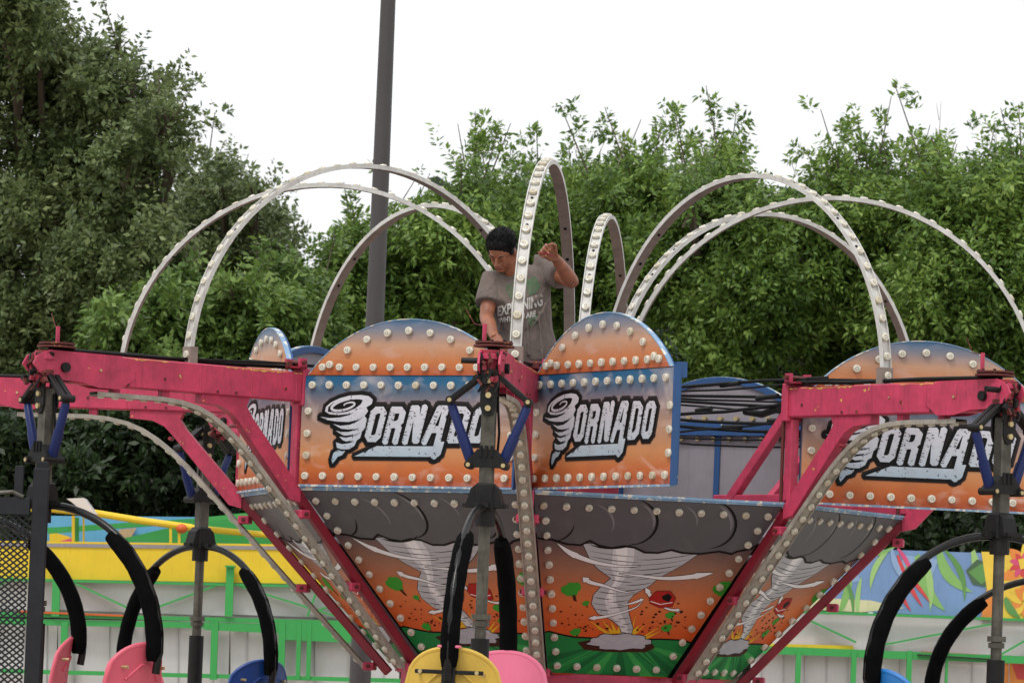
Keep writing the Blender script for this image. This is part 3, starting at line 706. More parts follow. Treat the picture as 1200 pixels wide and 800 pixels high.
# ------------------------------------------------------------------ gondolas
def arcpts(dx, s, t0=0, t1=90, n=16, z0=0, rho=.83, drop=.79):
    P = []
    for i in range(n+1):
        t = R_(t0+(t1-t0)*i/n); r = .03+rho*math.sin(t); P.append((dx.x*r, dx.y*r, z0-drop*(1-math.cos(t))))
    return P
def seat(parent, dx, rho, ztop, mat, straps=False, label=None):
    ty = Vector((-dx.y, dx.x, 0)); ins = -dx; mb = MB(); w = .25; nu, nv = 14, 12
    def P(u, v, th):    # u -1..1 across, v 0 top..1 bottom
        edge = (1-abs(u)**2.6)**.5 if v < .3 else 1
        hgt = .70
        top = .20*(1-(1-min(1, abs(u))**2.4)**(1/2.0)) if abs(u) < 1 else .20
        z = ztop-top*(1-v)-hgt*v
        r = rho-.10*(abs(u)**2)*(1-.2*v)-.03*math.sin(math.pi*v)+th
        return dx*r+ty*(u*w*(1-.08*v))+Vector((0, 0, z))
    grid = {}
    vs = []; fs = []
    for lay, th in ((0, 0), (1, -.022)):
        for i in range(nu+1):
            for j in range(nv+1):
                grid[lay, i, j] = len(vs); vs.append(P(-1+2*i/nu, j/nv, th))
    for i in range(nu):
        for j in range(nv):
            fs.append((grid[0, i, j], grid[0, i, j+1], grid[0, i+1, j+1], grid[0, i+1, j])); fs.append((grid[1, i, j], grid[1, i+1, j], grid[1, i+1, j+1], grid[1, i, j+1]))
    for i in range(nu):
        for j in (0, nv): fs.append((grid[0, i, j], grid[0, i+1, j], grid[1, i+1, j], grid[1, i, j]))
    for j in range(nv):
        for i in (0, nu): fs.append((grid[0, i, j], grid[0, i, j+1], grid[1, i, j+1], grid[1, i, j]))
    mb.add(vs, fs, mat)
    # pan
    for k in range(1):
        c = dx*(rho-.27)+Vector((0, 0, ztop-.72)); rot = Matrix((dx, ty, Vector((0, 0, 1)))).transposed()
        mb.box(c, (.42, .46, .05), mat, rot, bev=.02); mb.box(c+Vector((0, 0, .06))+ty*.22, (.38, .03, .12), mat, rot, bev=.012); mb.box(c+Vector((0, 0, .06))-ty*.22, (.38, .03, .12), mat, rot, bev=.012)
    edge = [P(-1, v, -.011) for v in (.6, .3, .1)]+[P(-1+2*i/20, 0, -.011) for i in range(21)]+[P(1, v, -.011) for v in (.1, .3, .6)]
    mb.tube(edge, .014, mat, 8)
    mb.tube([P(-.6, .25, .004), P(-.2, .16, .004), P(.2, .16, .004), P(.6, .25, .004)], .008, mat, 6)
    o = mb.build('seat', parent, smooth=True)
    if label: o['label'] = label
    mb = MB()
    for s in (-1, 1):
        c = dx*(rho-.03)+ty*(.17*s)+Vector((0, 0, ztop-.13)); mb.cyl(c-dx*.04, c+dx*.012, .009, 'bolt', 8); c = dx*(rho-.03)+ty*(.12*s)+Vector((0, 0, ztop-.45)); mb.cyl(c-dx*.04, c+dx*.012, .009, 'bolt', 8)
    mb.build('seat_bolt', o)
    if mat != 'yellowseat': return o
    mb = MB(); c = dx*(rho+.02)+Vector((0, 0, ztop-.12))
    rot = Matrix((dx, ty, Vector((0, 0, 1)))).transposed()
    mb.box(c, (.03, .36, .022), 'black', rot, bev=.004)
    for s in (-1, 1): mb.cyl(c+ty*.15*s+dx*.012, c+ty*.15*s+dx*.026, .011, 'bolt', 8)
    mb.box(dx*(rho+.035)+Vector((0, 0, ztop-.38)), (.03, .07, .84), 'black', rot, bev=.004); mb.box(dx*(rho+.04)+Vector((0, 0, ztop+.012)), (.05, .12, .014), 'pinkseat2', rot, bev=.004)
    mb.build('seat_bracket', o)
    return o
def gondola(armk, rad, az, seats, label, cage=False, hubz=2.50, z_sh=0, rho=.83):
    th = R_(TH0+45*armk); d = Vector((math.sin(th), -math.cos(th), 0)); loc = d*rad; loc.z = 0
    g = thing('gondola', label, 'ride gondola', (loc.x, loc.y, 0), 'gondolas hanging from the arms of the ride')
    # radial dir d, tangential tt
    tt = Vector((math.cos(th), math.sin(th), 0)); rot = Matrix((tt, -d*-1 if False else Vector((-d.x, -d.y, 0)), Vector((0, 0, 1)))).transposed()
    def L(x, y, z): return rot @ Vector((x, y, 0))+Vector((0, 0, z+z_sh))     # x tangential, y inward
    mb = MB(); mb.bar(L(0, 0, 3.14), L(0, 0, 2.45), .075, .075, 'pole', up=tuple(d), bev=.008); mb.cyl(L(0, 0, 2.5), L(0, 0, 1.75), .031, 'pole'); mb.cyl(L(0, 0, 1.80), L(0, 0, .9), .05, 'black')
    for z, r in ((1.90, .052), (1.865, .045), (2.44, .045)): mb.cyl(L(0, 0, z), L(0, 0, z+.03), r, 'pole')
    mb.build('pole', g, smooth=True)
    mb = MB()
    out = [(-.045, 3.24), (-.045, 3.04), (-.03, 3.0), (0, 2.985), (.03, 3.0), (.045, 3.04), (.045, 3.24)]
    for y in (-.052, .040): mb.prism(out, y, y+.012, 'black', f=lambda v: L(v.x, v.y, v.z))
    for z in (3.18, 3.10, 3.03): mb.cyl(L(0, -.066, z), L(0, .066, z), .016, 'bolt', 10)
    mb.tube([L(.04, .02, 3.1), L(.055, .03, 2.9), L(.05, .03, 2.8)], .008, 'rubber', 6)
    mb.build('hanger_plate', g)
    for s in (-1, 1):
        mb = MB(); mb.bar(L(s*.04, -.02, 3.21), L(s*.212, -.02, 3.07), .03, .04, 'black', up=tuple(d), bev=.005); mb.bar(L(s*.04, .02, 3.21), L(s*.212, .02, 3.07), .03, .03, 'black', up=tuple(d))
        mb.cyl(L(s*.212, -.045, 3.07), L(s*.212, .045, 3.07), .022, 'black', 10); mb.cyl(L(s*.212, -.05, 3.07), L(s*.212, -.04, 3.07), .012, 'bolt', 8)
        mb.build('link', g)
        a, b = L(s*.205, 0, 3.045), L(s*.085, 0, 2.74)
        mb = MB(); m1 = a.lerp(b, .52); mb.tube([a, a.lerp(b, .03), m1], [.021, .025, .025], 'blueshock', 12); mb.tube([m1, a.lerp(b, .94), b], [.030, .030, .024], 'blueshock', 12); mb.tube([a.lerp(m1, -.06), a], .02, 'black', 8)
        mb.build('shock_absorber', g, smooth=True)
    mb = MB(); mb.prism([(-.05, 2.81), (.05, 2.81), (.11, 2.74), (.11, 2.715), (-.11, 2.715), (-.11, 2.74)], -.05, .05, 'black', f=lambda v: L(v.x, v.y, v.z))
    for s in (-1, 1): mb.cyl(L(s*.095, -.065, 2.725), L(s*.095, .065, 2.725), .022, 'black', 10); mb.cyl(L(s*.095, -.07, 2.725), L(s*.095, -.064, 2.725), .012, 'bolt', 8)
    for s in (-1, 0, 1): mb.cyl(L(s*.03, -.05, 2.83), L(s*.03, -.05, 2.77), .010, 'black', 6)
    mb.build('lower_bracket', g)
    a = R_(az); dx = Vector((math.cos(a), math.sin(a), 0)); ty = Vector((-dx.y, dx.x, 0)); hz = hubz+z_sh
    mb = MB(); mb.bar((0, 0, hz+.13), (0, 0, hz-.02), .115, .10, 'black', up=tuple(ty), bev=.01); mb.bar(ty*.12+Vector((0, 0, hz+.01)), -ty*.12+Vector((0, 0, hz+.01)), .07, .02, 'black'); mb.bar(dx*.13+Vector((0, 0, hz+.01)), -dx*.13+Vector((0, 0, hz+.01)), .07, .025, 'black')
    for s in (-1, 1): mb.prism([(s*.05, hz+.12), (s*.075, hz+.10), (s*.105, hz), (s*.05, hz)], -.045, .045, 'black', f=lambda v: ty*v.x+dx*v.y+Vector((0, 0, v.z)))
    mb.cyl((0, 0, hz-.10), (0, 0, hz-.0), .055, 'black')
    mb.build('hub_bracket', g)
    for i, (s, mt, lb) in enumerate(seats):
        v = dx*s
        mb = MB(); mb.tube(arcpts(v, 1, 0, 100, 22, hz, rho), .023, 'blacktube', 12); r = mb.build('restraint_bar', g, smooth=True)
        P = [(x_-v.x*.026, y_-v.y*.026, z_-.014) for x_, y_, z_ in arcpts(v, 1, 36, 94, 16, hz, rho)]; n = len(P)
        rad_ = [.038, .048]+[.0505+.0016*math.sin(i*1.9) for i in range(n-4)]+[.049, .040]
        mb = MB(); mb.tube(P, rad_, 'foam', 14); mb.build('foam_pad', r, smooth=True)
        seat(g, v, rho-.03, hz-.765, mt, label=lb)
    if cage:
        mb = MB(); x1 = .055; x0 = -.85; y = -.20; zt_ = 2.50
        mb.box((x1-.045, y, 1.62), (.09, .05, 2.1), 'cage', bev=.006); mb.box((x1-.045, y+.03, 2.60), (.07, .05, .22), 'cage', bev=.005); mb.box((x1-.17, y+.0, 2.58), (.05, .04, .2), 'cage', bev=.004)
        mb.box(((x0+x1)/2-.05, y, zt_-.05), (x1-x0-.10, .045, .10), 'cage', bev=.006); mb.box(((x0+x1)/2-.05, y, .95), (x1-x0-.1, .045, .08), 'cage'); mb.box((x0, y, 1.7), (.06, .05, 1.7), 'cage')
        mb.tube([(x1-.14, y-.02, zt_+.004), (x1-.2, y-.02, zt_+.03), (x1-.5, y-.02, zt_-.0)], .012, 'pole', 8)
        cg = mb.build('side_frame', g)
        mb = MB(); xa, xb = x0+.03, x1-.10; za, zb = .99, zt_-.10; W_ = xb-xa; H_ = zb-za; sl = .80; pitch = .042; 
        for s in (1, -1):
            c0 = -W_*sl if s > 0 else 0; k = 0; z = c0-H_*0
            z = -W_*sl
            while z < H_+W_*sl:
                # line z = z0 + s*sl*x
                pts = []
                z0 = z if s > 0 else z
                xs = [0, W_]; f = lambda x: z0+s*sl*x
                lo, hi = 0, W_
                # clip to 0..H_
                cand = []
                for xx in (0, W_):
                    if 0 <= f(xx) <= H_: cand.append((xx, f(xx)))
                for zz in (0, H_):
                    xx = (zz-z0)/(s*sl)
                    if 0 < xx < W_: cand.append((xx, zz))
                if len(cand) >= 2:
                    cand.sort(); p, q = cand[0], cand[-1]
                    if abs(p[0]-q[0]) > .01: mb.bar((xa+p[0], y+.004*s, za+p[1]), (xa+q[0], y+.004*s, za+q[1]), .010, .0095, 'cage', up=(0, 0, 1))
                z += pitch*.8
        mb.build('wire_mesh', cg)
    return g
gondola(0, 3.85, -101, [(1, 'yellowseat', 'yellow seat shell'), (-1, 'pinkseat2', 'pink seat shell')], 'gondola hanging in front of the worker with a yellow seat and a pink seat', rho=.80)
gondola(7, 3.81, -32, [(1, 'pinkseat', None), (-1, 'pinkseat', None)], 'gondola at the left edge with a dark wire mesh side frame and pink seats', cage=True, hubz=2.47)
gondola(1, 3.84, 211, [(1, 'blueseat', None), (-1, 'blueseat', None)], 'gondola nearest the right edge, its blue seat in front of the jungle mural', hubz=2.48)
gondola(5, 4.06, -49, [(1, 'darkblueseat', 'deep blue seat shell'), (-1, 'pinkseat', 'pink seat shell')], 'small far gondola with a pink and a deep blue seat between the left arms', hubz=2.41)
gondola(6, 3.90, 3, [(1, 'pinkseat', None), (-1, 'pinkseat', None)], 'gondola partly behind the wire mesh at the left edge with a narrow pink seat', hubz=2.50)
gondola(3, 4.2, 181, [(1, 'blueseat', None), (-1, 'blueseat', None)], 'gondola behind the right edge, its padded bar curving below the nearer one', hubz=2.40)

# ------------------------------------------------------------------ the worker
def skinmat():
    m, nt, b = newmat('brown skin'); tc = N(nt, 'ShaderNodeTexCoord'); n = noi(nt, 14, 5, .6, tc.outputs['Object'])
    r = ramp(nt, [(.3, lin(118, 72, 52)), (.7, lin(156, 98, 72))]); nt.links.new(n.outputs[0], r.inputs[0]); nt.links.new(r.outputs[0], b.inputs['Base Color'])
    b.inputs['Roughness'].default_value = .5; b.inputs['Subsurface Weight'].default_value = .08; b.inputs['Subsurface Radius'].default_value = (.01, .004, .002)
    n2 = noi(nt, 90, 3, .6, tc.outputs['Object']); bp = N(nt, 'ShaderNodeBump'); bp.inputs['Strength'].default_value = .15; bp.inputs['Distance'].default_value = .002; nt.links.new(n2.outputs[0], bp.inputs['Height']); nt.links.new(bp.outputs[0], b.inputs['Normal'])
    return m
M['skin'] = skinmat()
def cloth(name, rgb, rgb2, sc=7, bump=.5):
    m, nt, b = newmat(name); tc = N(nt, 'ShaderNodeTexCoord'); v = tc.outputs['Object']
    n = noi(nt, sc, 5, .6, v); r = ramp(nt, [(.35, lin(*rgb)), (.68, lin(*rgb2))]); nt.links.new(n.outputs[0], r.inputs[0]); nt.links.new(r.outputs[0], b.inputs['Base Color'])
    b.inputs['Roughness'].default_value = .9; b.inputs['Specular IOR Level'].default_value = .15; b.inputs['Sheen Weight'].default_value = .1
    mp = N(nt, 'ShaderNodeMapping'); mp.inputs['Scale'].default_value = (3.2, 3.2, 1.1); mp.inputs['Rotation'].default_value = (0, .5, 0); nt.links.new(v, mp.inputs[0])
    w_ = noi(nt, 3.2, 4, .55, mp.outputs[0], 1.5); bp = N(nt, 'ShaderNodeBump'); bp.inputs['Strength'].default_value = bump; bp.inputs['Distance'].default_value = .05; nt.links.new(w_.outputs[0], bp.inputs['Height'])
    f = noi(nt, 240, 2, .6, v); bp2 = N(nt, 'ShaderNodeBump'); bp2.inputs['Strength'].default_value = .25; bp2.inputs['Distance'].default_value = .002; nt.links.new(f.outputs[0], bp2.inputs['Height']); nt.links.new(bp.outputs[0], bp2.inputs['Normal']); nt.links.new(bp2.outputs[0], b.inputs['Normal'])
    return m
M['tee'] = cloth('washed grey brown cotton', (98, 88, 84), (118, 106, 100)); M['jean'] = cloth('blue denim', (36, 54, 92), (60, 82, 124), 12)
M['hair'] = paint('black hair', (5, 5, 6), .6, .1, scale=60, bump=.8, dirtcol=(.004, .004, .004, 1), spec=.25)
M['brow'] = paint('dark brow', (24, 16, 14), .8, 0); M['lip'] = paint('lips', (128, 66, 58), .5, .1); M['print'] = cloth('white shirt print', (204, 202, 198), (176, 172, 168), 30, .2); M['greenprint'] = cloth('green shirt print', (74, 104, 76), (110, 112, 96), 16, .2); M['shoe'] = paint('black work boot', (28, 24, 22), .6, .4)
def remesh(mb, name, voxel, parent, smooth_it=3, mats=None):
    me = mb.mesh(name+'_raw'); o = bpy.data.objects.new(name+'_raw', me); COL.objects.link(o)
    r = o.modifiers.new('r', 'REMESH'); r.mode = 'VOXEL'; r.voxel_size = voxel; r.use_smooth_shade = True
    s = o.modifiers.new('s', 'SMOOTH'); s.iterations = smooth_it; s.factor = .5
    dg = bpy.context.evaluated_depsgraph_get(); ev = o.evaluated_get(dg); nm = bpy.data.meshes.new_from_object(ev, depsgraph=dg); nm.name = name
    bpy.data.objects.remove(o); bpy.data.meshes.remove(me)
    nm.materials.clear(); nm.materials.append(M[mats]) 
    nm.polygons.foreach_set('use_smooth', [True]*len(nm.polygons)); nm.update()
    return link(name, nm, parent)
def loft(mb, secs, m, n=20, ax=Vector((1, 0, 0))):
    """secs: (centre, half width, half depth, twist) stacked ellipses"""
    base = len(mb.v); k = len(secs); mi = mb.mi(m)
    for i, (c, a, b, tw) in enumerate(secs):
        c = Vector(c); d = (Vector(secs[min(i+1, k-1)][0])-Vector(secs[max(i-1, 0)][0])).normalized()
        x = Vector((math.cos(tw), math.sin(tw), 0)); x = (x-d*x.dot(d)).normalized(); y = d.cross(x)
        for j in range(n):
            t = 2*math.pi*j/n; mb.v.append(tuple(c+x*a*math.cos(t)+y*b*math.sin(t)))
    for i in range(k-1):
        for j in range(n):
            a = base+i*n+j; b = base+i*n+(j+1) % n; mb.f.append((a, b, b+n, a+n)); mb.m.append(mi)
    mb.f.append(tuple(base+j for j in reversed(range(n)))); mb.m.append(mi); mb.f.append(tuple(base+(k-1)*n+j for j in range(n))); mb.m.append(mi)
YM = -1.50
man0 = at(622, 425, YM+.05)
person = thing('person', 'young man in a faded grey T-shirt bending over the ride, left fist raised', 'person', (0, 0, 0))
person.location = (man0.x, man0.y, 2.48)
O = person.location.copy()
def q(px, py, dy=0): return at(px, py, YM+dy)-O
hip = q(622, 428, .06)
sh_r = q(576, 331, -.02); el_r = q(570, 372, -.12); wr_r = q(580, 396, -.36)
sh_l = q(641, 314, .05); el_l = q(670, 330, -.20); wr_l = q(650, 301, -.40)
mb = MB()
# torso
tor = [(hip+Vector((0, 0, -.06)), .15, .11, .1), (hip+Vector((0, 0, .05)), .155, .11, .1), (q(617, 400, .04), .135, .10, .1), (q(613, 375, .02), .145, .105, .12), (q(609, 350, 0), .165, .11, .15), (q(607, 332, -.01), .17, .095, .15), (q(604, 322, -.02), .11, .075, .15), (q(601, 316, -.05), .062, .06, .1), (q(597, 306, -.08), .055, .058, 0), (q(594, 298, -.10), .055, .06, 0)]
loft(mb, tor, 'skin')
# arms
mb.tube([sh_r+Vector((.03, 0, 0)), sh_r, sh_r.lerp(el_r, .45), sh_r.lerp(el_r, .9), el_r, el_r.lerp(wr_r, .25), el_r.lerp(wr_r, .7), wr_r], [.055, .056, .050, .042, .041, .043, .033, .026], 'skin', 14)
mb.tube([sh_l-Vector((.03, 0, 0)), sh_l, sh_l.lerp(el_l, .45), sh_l.lerp(el_l, .9), el_l, el_l.lerp(wr_l, .2), el_l.lerp(wr_l, .7), wr_l], [.055, .057, .052, .044, .042, .045, .035, .027], 'skin', 14)
# legs
for s in (-1, 1):
    h = hip+Vector((s*.085, 0, -.03)); kn = Vector((h.x+s*.03, h.y-.07, .50)); an = Vector((kn.x, kn.y+.06, .10))
    mb.tube([h, h.lerp(kn, .5), kn, kn.lerp(an, .35), an, an+Vector((0, 0, -.03))], [.09, .075, .055, .055, .037, .04], 'skin', 14)
# hands
def hand(wr, dirv, palm_n, curl, scale=1.0, thumbs=1):
    """dirv along the hand, palm_n towards the palm side; curl per knuckle in degrees"""
    dirv = dirv.normalized(); palm_n = (palm_n-dirv*palm_n.dot(dirv)).normalized(); side = dirv.cross(palm_n)*thumbs
    rot = Matrix((dirv, side, palm_n)).transposed()
    c = wr+dirv*.045*scale
    mb.box(c, (.09*scale, .078*scale, .028*scale), 'skin', rot, bev=.010)
    for i, (off, ln) in enumerate(((.030, .9), (.010, 1.0), (-.011, .95), (-.030, .75))):
        p = wr+dirv*.085*scale+side*off*scale; d = dirv; pts = [p-dirv*.02, p]
        for k, sl_ in enumerate((.042, .027, .022)):
            an = R_(curl[k]); d = (d*math.cos(an)+palm_n.cross(d).cross(d)*0+((palm_n-d*palm_n.dot(d)).normalized())*math.sin(an)).normalized()
            p = p+d*sl_*ln*scale; pts.append(p)
        mb.tube(pts, [.0095*scale, .0095*scale, .0086*scale, .0080*scale, .0066*scale], 'skin', 10)
    p = wr+dirv*.02+side*.032*scale; t = [p, p+(dirv*.6+side*.6+palm_n*.3).normalized()*.04*scale]; t.append(t[-1]+(dirv*.7+side*.1+palm_n*.6).normalized()*.032*scale); t.append(t[-1]+(dirv*.5-side*.5+palm_n*.4).normalized()*.026*scale)
    mb.tube(t, [.014*scale, .0125*scale, .011*scale, .008*scale], 'skin', 10)
hand(wr_r, Vector((.15, -.5, -.35)), Vector((.5, .3, -.6)), (25, 35, 25), 1.0, -1)
hand(wr_l, Vector((-.72, -.30, .42)), Vector((-.15, -1, -.25)), (80, 96, 66), 1.02, 1)
# head: local frame, face looks along -Y before turning
HCn = q(588, 294, -.13)
HR_ = Matrix.Rotation(R_(-24), 3, 'Z') @ Matrix.Rotation(R_(46), 3, 'X') @ Matrix.Rotation(R_(6), 3, 'Y')
def h(x, y, z): return HCn+HR_ @ Vector((x, y, z))
mb.ellipsoid(h(0, .012, .025), (.076, .096, .092), 'skin', HR_, 24, 16)
mb.ellipsoid(h(0, -.022, -.035), (.062, .070, .075), 'skin', HR_, 24, 16)
mb.ellipsoid(h(0, -.058, -.085), (.030, .030, .024), 'skin', HR_, 16, 10)
for s in (-1, 1):
    mb.ellipsoid(h(s*.030, -.078, .024), (.024, .012, .009), 'skin', HR_)
    mb.ellipsoid(h(s*.031, -.074, .004), (.0165, .0135, .011), 'skin', HR_)
    mb.ellipsoid(h(s*.077, .006, -.005), (.011, .020, .032), 'skin', HR_)
    mb.ellipsoid(h(s*.012, -.096, -.030), (.010, .012, .008), 'skin', HR_)
mb.tube([h(0, -.088, .016), h(0, -.098, -.008), h(0, -.108, -.027)], [.009, .011, .013], 'skin', 10)
mb.ellipsoid(h(0, -.086, -.056), (.028, .014, .013), 'skin', HR_)
mb.tube([h(0, .02, -.05), q(600, 314, -.05)], [.056, .058], 'skin', 16)
body = remesh(mb, 'body', .0038, person, 4, 'skin')
# face details
mb = MB()
for s in (-1, 1):
    pts = [h(s*(.014+.036*t), -.0915+.016*t*t, .027+.006*math.sin(t*2.6)) for t in [i/6 for i in range(7)]]
    mb.tube(pts, [.002, .0032, .0036, .0036, .0032, .0024, .0014], 'brow', 6)
mb.build('eyebrow', person)
mb = MB()
for s in (-1, 1):
    pts = [h(s*(.018+.026*t), -.0875+.010*t*t, .001-.003*math.sin(t*3.1)) for t in [i/6 for i in range(7)]]
    mb.tube(pts, [.0005, .0009, .0012, .0013, .0012, .0009, .0005], 'brow', 6)
mb.build('eyelash', person)
mb = MB()
mb.tube([h(x, -.0985+8*x*x, -.053+1.5*x*x) for x in [-.024+.004*i for i in range(13)]], [.001]+[.0042]*11+[.001], 'lip', 8)
mb.tube([h(x, -.0965+8*x*x, -.0615-1.0*x*x) for x in [-.018+.003*i for i in range(13)]], [.001]+[.0052]*11+[.001], 'lip', 8)
mb.build('lips', person)
# hair: thick short cap with tufts
rs = random.Random(11); mb = MB()
mb.ellipsoid(h(0, .024, .046), (.086, .100, .088), 'hair', HR_, 24, 16)
mb.ellipsoid(h(0, -.022, .080), (.064, .052, .034), 'hair', HR_, 20, 12)
for i in range(60):
    x = rs.uniform(-.062, .062); y = -.074+9*x*x+rs.uniform(0, .03); z = .083-5*x*x+rs.uniform(-.006, .012); mb.tube([h(x, y+.012, z+.004), h(x+rs.uniform(-.010, .010), y-.010, z-rs.uniform(.002, .020))], [.0062, .0022], 'hair', 5)
mb.ellipsoid(h(0, .055, -.005), (.074, .055, .070), 'hair', HR_, 20, 12)
for s in (-1, 1): mb.ellipsoid(h(s*.070, -.010, .022), (.013, .030, .032), 'hair', HR_, 12, 8)
hair = remesh(mb, 'hair', .004, person, 2, 'hair'); mb = MB()
for i in range(3800):
    t = rs.uniform(0, 2*math.pi); p = rs.uniform(-.10, 1)
    n = Vector((math.cos(t)*math.sqrt(1-p*p), math.sin(t)*math.sqrt(1-p*p), p))
    if n.y < -.60 and n.z < .34: continue
    b = Vector((n.x*.083, .022+n.y*.097, .046+n.z*.085)); dr = (n*.55+Vector((rs.gauss(0, .3), -.75+rs.gauss(0, .3), rs.gauss(-.05, .3)))).normalized(); ln = rs.uniform(.012, .026)
    q0, q1 = h(*b), h(*(b+dr*ln)); sd = Vector((rs.uniform(-1, 1), rs.uniform(-1, 1), rs.uniform(-1, 1))).cross(q1-q0).normalized()*.0013
    mb.face([q0-sd, q0+sd, q1], 'hair')
mb.build('hair_tuft', person)
# T-shirt
mb = MB()
ts = [(q(620, 421, .05), .182, .142, .12), (q(619, 408, .04), .172, .138, .12), (q(616, 388, .03), .160, .130, .12), (q(613, 366, .01), .170, .130, .15), (q(609, 345, 0), .186, .130, .17), (q(607, 331, -.01), .192, .112, .17), (q(605, 322, -.02), .140, .092, .15), (q(602.5, 316.5, -.035), .080, .078, .1)]
loft(mb, ts, 'tee', 28)
mb.tube([sh_r+Vector((.08, .0, .0)), sh_r+Vector((0, 0, .004)), sh_r.lerp(el_r, .35), sh_r.lerp(el_r, .62)], [.078, .080, .078, .082], 'tee', 18)
mb.tube([sh_l-Vector((.08, .0, .0)), sh_l, sh_l.lerp(el_l, .3), sh_l.lerp(el_l, .58)], [.078, .080, .078, .084], 'tee', 18)
# hanging folds
rs = random.Random(21)
for i in range(6):
    x = 585+i*12+rs.uniform(-3, 3); p0 = q(x*.8+122, 352+rs.uniform(-6, 10), -.125); p1 = q(x+(x-617)*.1, 417, -.105)
    mb.tube([p0, p0.lerp(p1, .5)+Vector((rs.uniform(-.008, .008), -.004, 0)), p1], [.003, .007, .010], 'tee', 8)
for (a, b) in (((590, 333), (634, 352)), ((584, 345), (612, 372)), ((640, 336), (612, 366)), ((646, 345), (622, 385))):
    p0, p1 = q(*a, -.115), q(*b, -.125); mb.tube([p0, p0.lerp(p1, .5)+Vector((0, .002, -.012)), p1], [.006, .011, .005], 'tee', 8)
tee = remesh(mb, 't_shirt', .0058, person, 22, 'tee')
# collar
tm = tee.data; bvh = BVHTree.FromPolygons([v.co.copy() for v in tm.vertices], [tuple(p.vertices) for p in tm.polygons])
def onshirt(px, py, off=.006):
    o = at(px, py, YM-1.5)-O; d = ray(px, py); hit = bvh.ray_cast(o, d)
    return (hit[0]-d*off) if hit[0] is not None else None
mb = MB(); pts = [onshirt(583+i*1.7+0, 318+10*math.sin(math.pi*min(1, i/14))*.9, .001) for i in range(15)]
pts = [p for p in pts if p is not None]
if len(pts) > 3: mb.tube(pts, .006, 'tee', 6); mb.build('collar', tee)
# printed letters, laid onto the cloth
def shirt_text(body_, px0, py0, wpx, hpx, rise, name):
    c = bpy.data.curves.new('t', 'FONT'); c.body = body_; c.size = 1; c.offset = .035; c.resolution_u = 2
    o = bpy.data.objects.new('t', c); COL.objects.link(o); dg = bpy.context.evaluated_depsgraph_get(); me = bpy.data.meshes.new_from_object(o.evaluated_get(dg)); bpy.data.objects.remove(o)
    xs = [v.co.x for v in me.vertices]; ys = [v.co.y for v in me.vertices]; x0, x1, y0, y1 = min(xs), max(xs), min(ys), max(ys)
    for v in me.vertices:
        u = (v.co.x-x0)/(x1-x0); t = (v.co.y-y0)/(y1-y0)
        px = px0+u*wpx; py = py0-rise*u-t*hpx*(1+.25*u)
        p = onshirt(px, py); v.co = p if p is not None else q(px, py, -.13)
    me.materials.append(M['print']); me.name = name; return link(name, me, tee)
mb = MB(); rs = random.Random(5)
for (cx, cy, rx, ry) in ((600, 340, 7, 9), (624, 335, 8, 11), (624, 374, 7, 8)):
    mb = MB()
    for k in range(10):
        a0, a1 = 2*math.pi*k/10, 2*math.pi*(k+1)/10
        f = lambda a: onshirt(cx+rx*(1+.18*math.sin(3*a+cx))*math.cos(a), cy+ry*(1+.15*math.sin(4*a))*math.sin(a), .0022+.0001*(cx % 5))
        P = [onshirt(cx, cy, .0022+.0001*(cx % 5)), f(a0), f(a1)]
        if all(p is not None for p in P): mb.face(P[::-1], 'greenprint')
    mb.build('shirt_graphic', tee)
shirt_text('EXPLAINING', 583, 371, 53, 12, 12.5, 'shirt_text'); shirt_text('WHY YOU ARE', 584, 379, 44, 6, 8, 'shirt_text')
# jeans, boots, tool
mb = MB()
loft(mb, [(hip+Vector((0, 0, -.12)), .17, .125, .1), (hip+Vector((0, 0, .02)), .168, .125, .1), (hip+Vector((0, 0, .055)), .160, .120, .1)], 'jean')
for s in (-1, 1):
    hh = hip+Vector((s*.085, 0, -.05)); kn = Vector((hh.x+s*.03, hh.y-.07, .50)); an = Vector((kn.x, kn.y+.06, .10))
    mb.tube([hh, hh.lerp(kn, .5), kn, kn.lerp(an, .5), an+Vector((0, 0, -.02))], [.105, .092, .075, .070, .072], 'jean', 16)
remesh(mb, 'jeans', .009, person, 3, 'jean')
for s in (-1, 1):
    hh = hip+Vector((s*.115, 0, 0)); y = hh.y-.01; mb = MB(); mb.ellipsoid((hh.x, y-.06, .045), (.05, .13, .045), 'shoe'); mb.box((hh.x, y-.05, .012), (.095, .27, .024), 'shoe', bev=.008); mb.cyl((hh.x, y+.01, .03), (hh.x, y+.01, .13), .052, 'shoe'); mb.build('boot', person, smooth=True)
a = wr_l+Vector((-.05, -.06, .03))
tool = thing('hitch_pin', 'thin red metal pin with a wire loop held in the raised fist of the worker', 'pin', tuple(O+a))
mb = MB(); mb.cyl((-.05, -.025, -.014), (.04, .01, -.028), .004, 'darkred', 8); pts = [(-.07+.03*math.cos(t)-.03, -.03, -.01+.035*math.sin(t)+.02) for t in [i*.6 for i in range(10)]]; mb.tube(pts, .002, 'rubber', 5); mb.build('pin', tool)
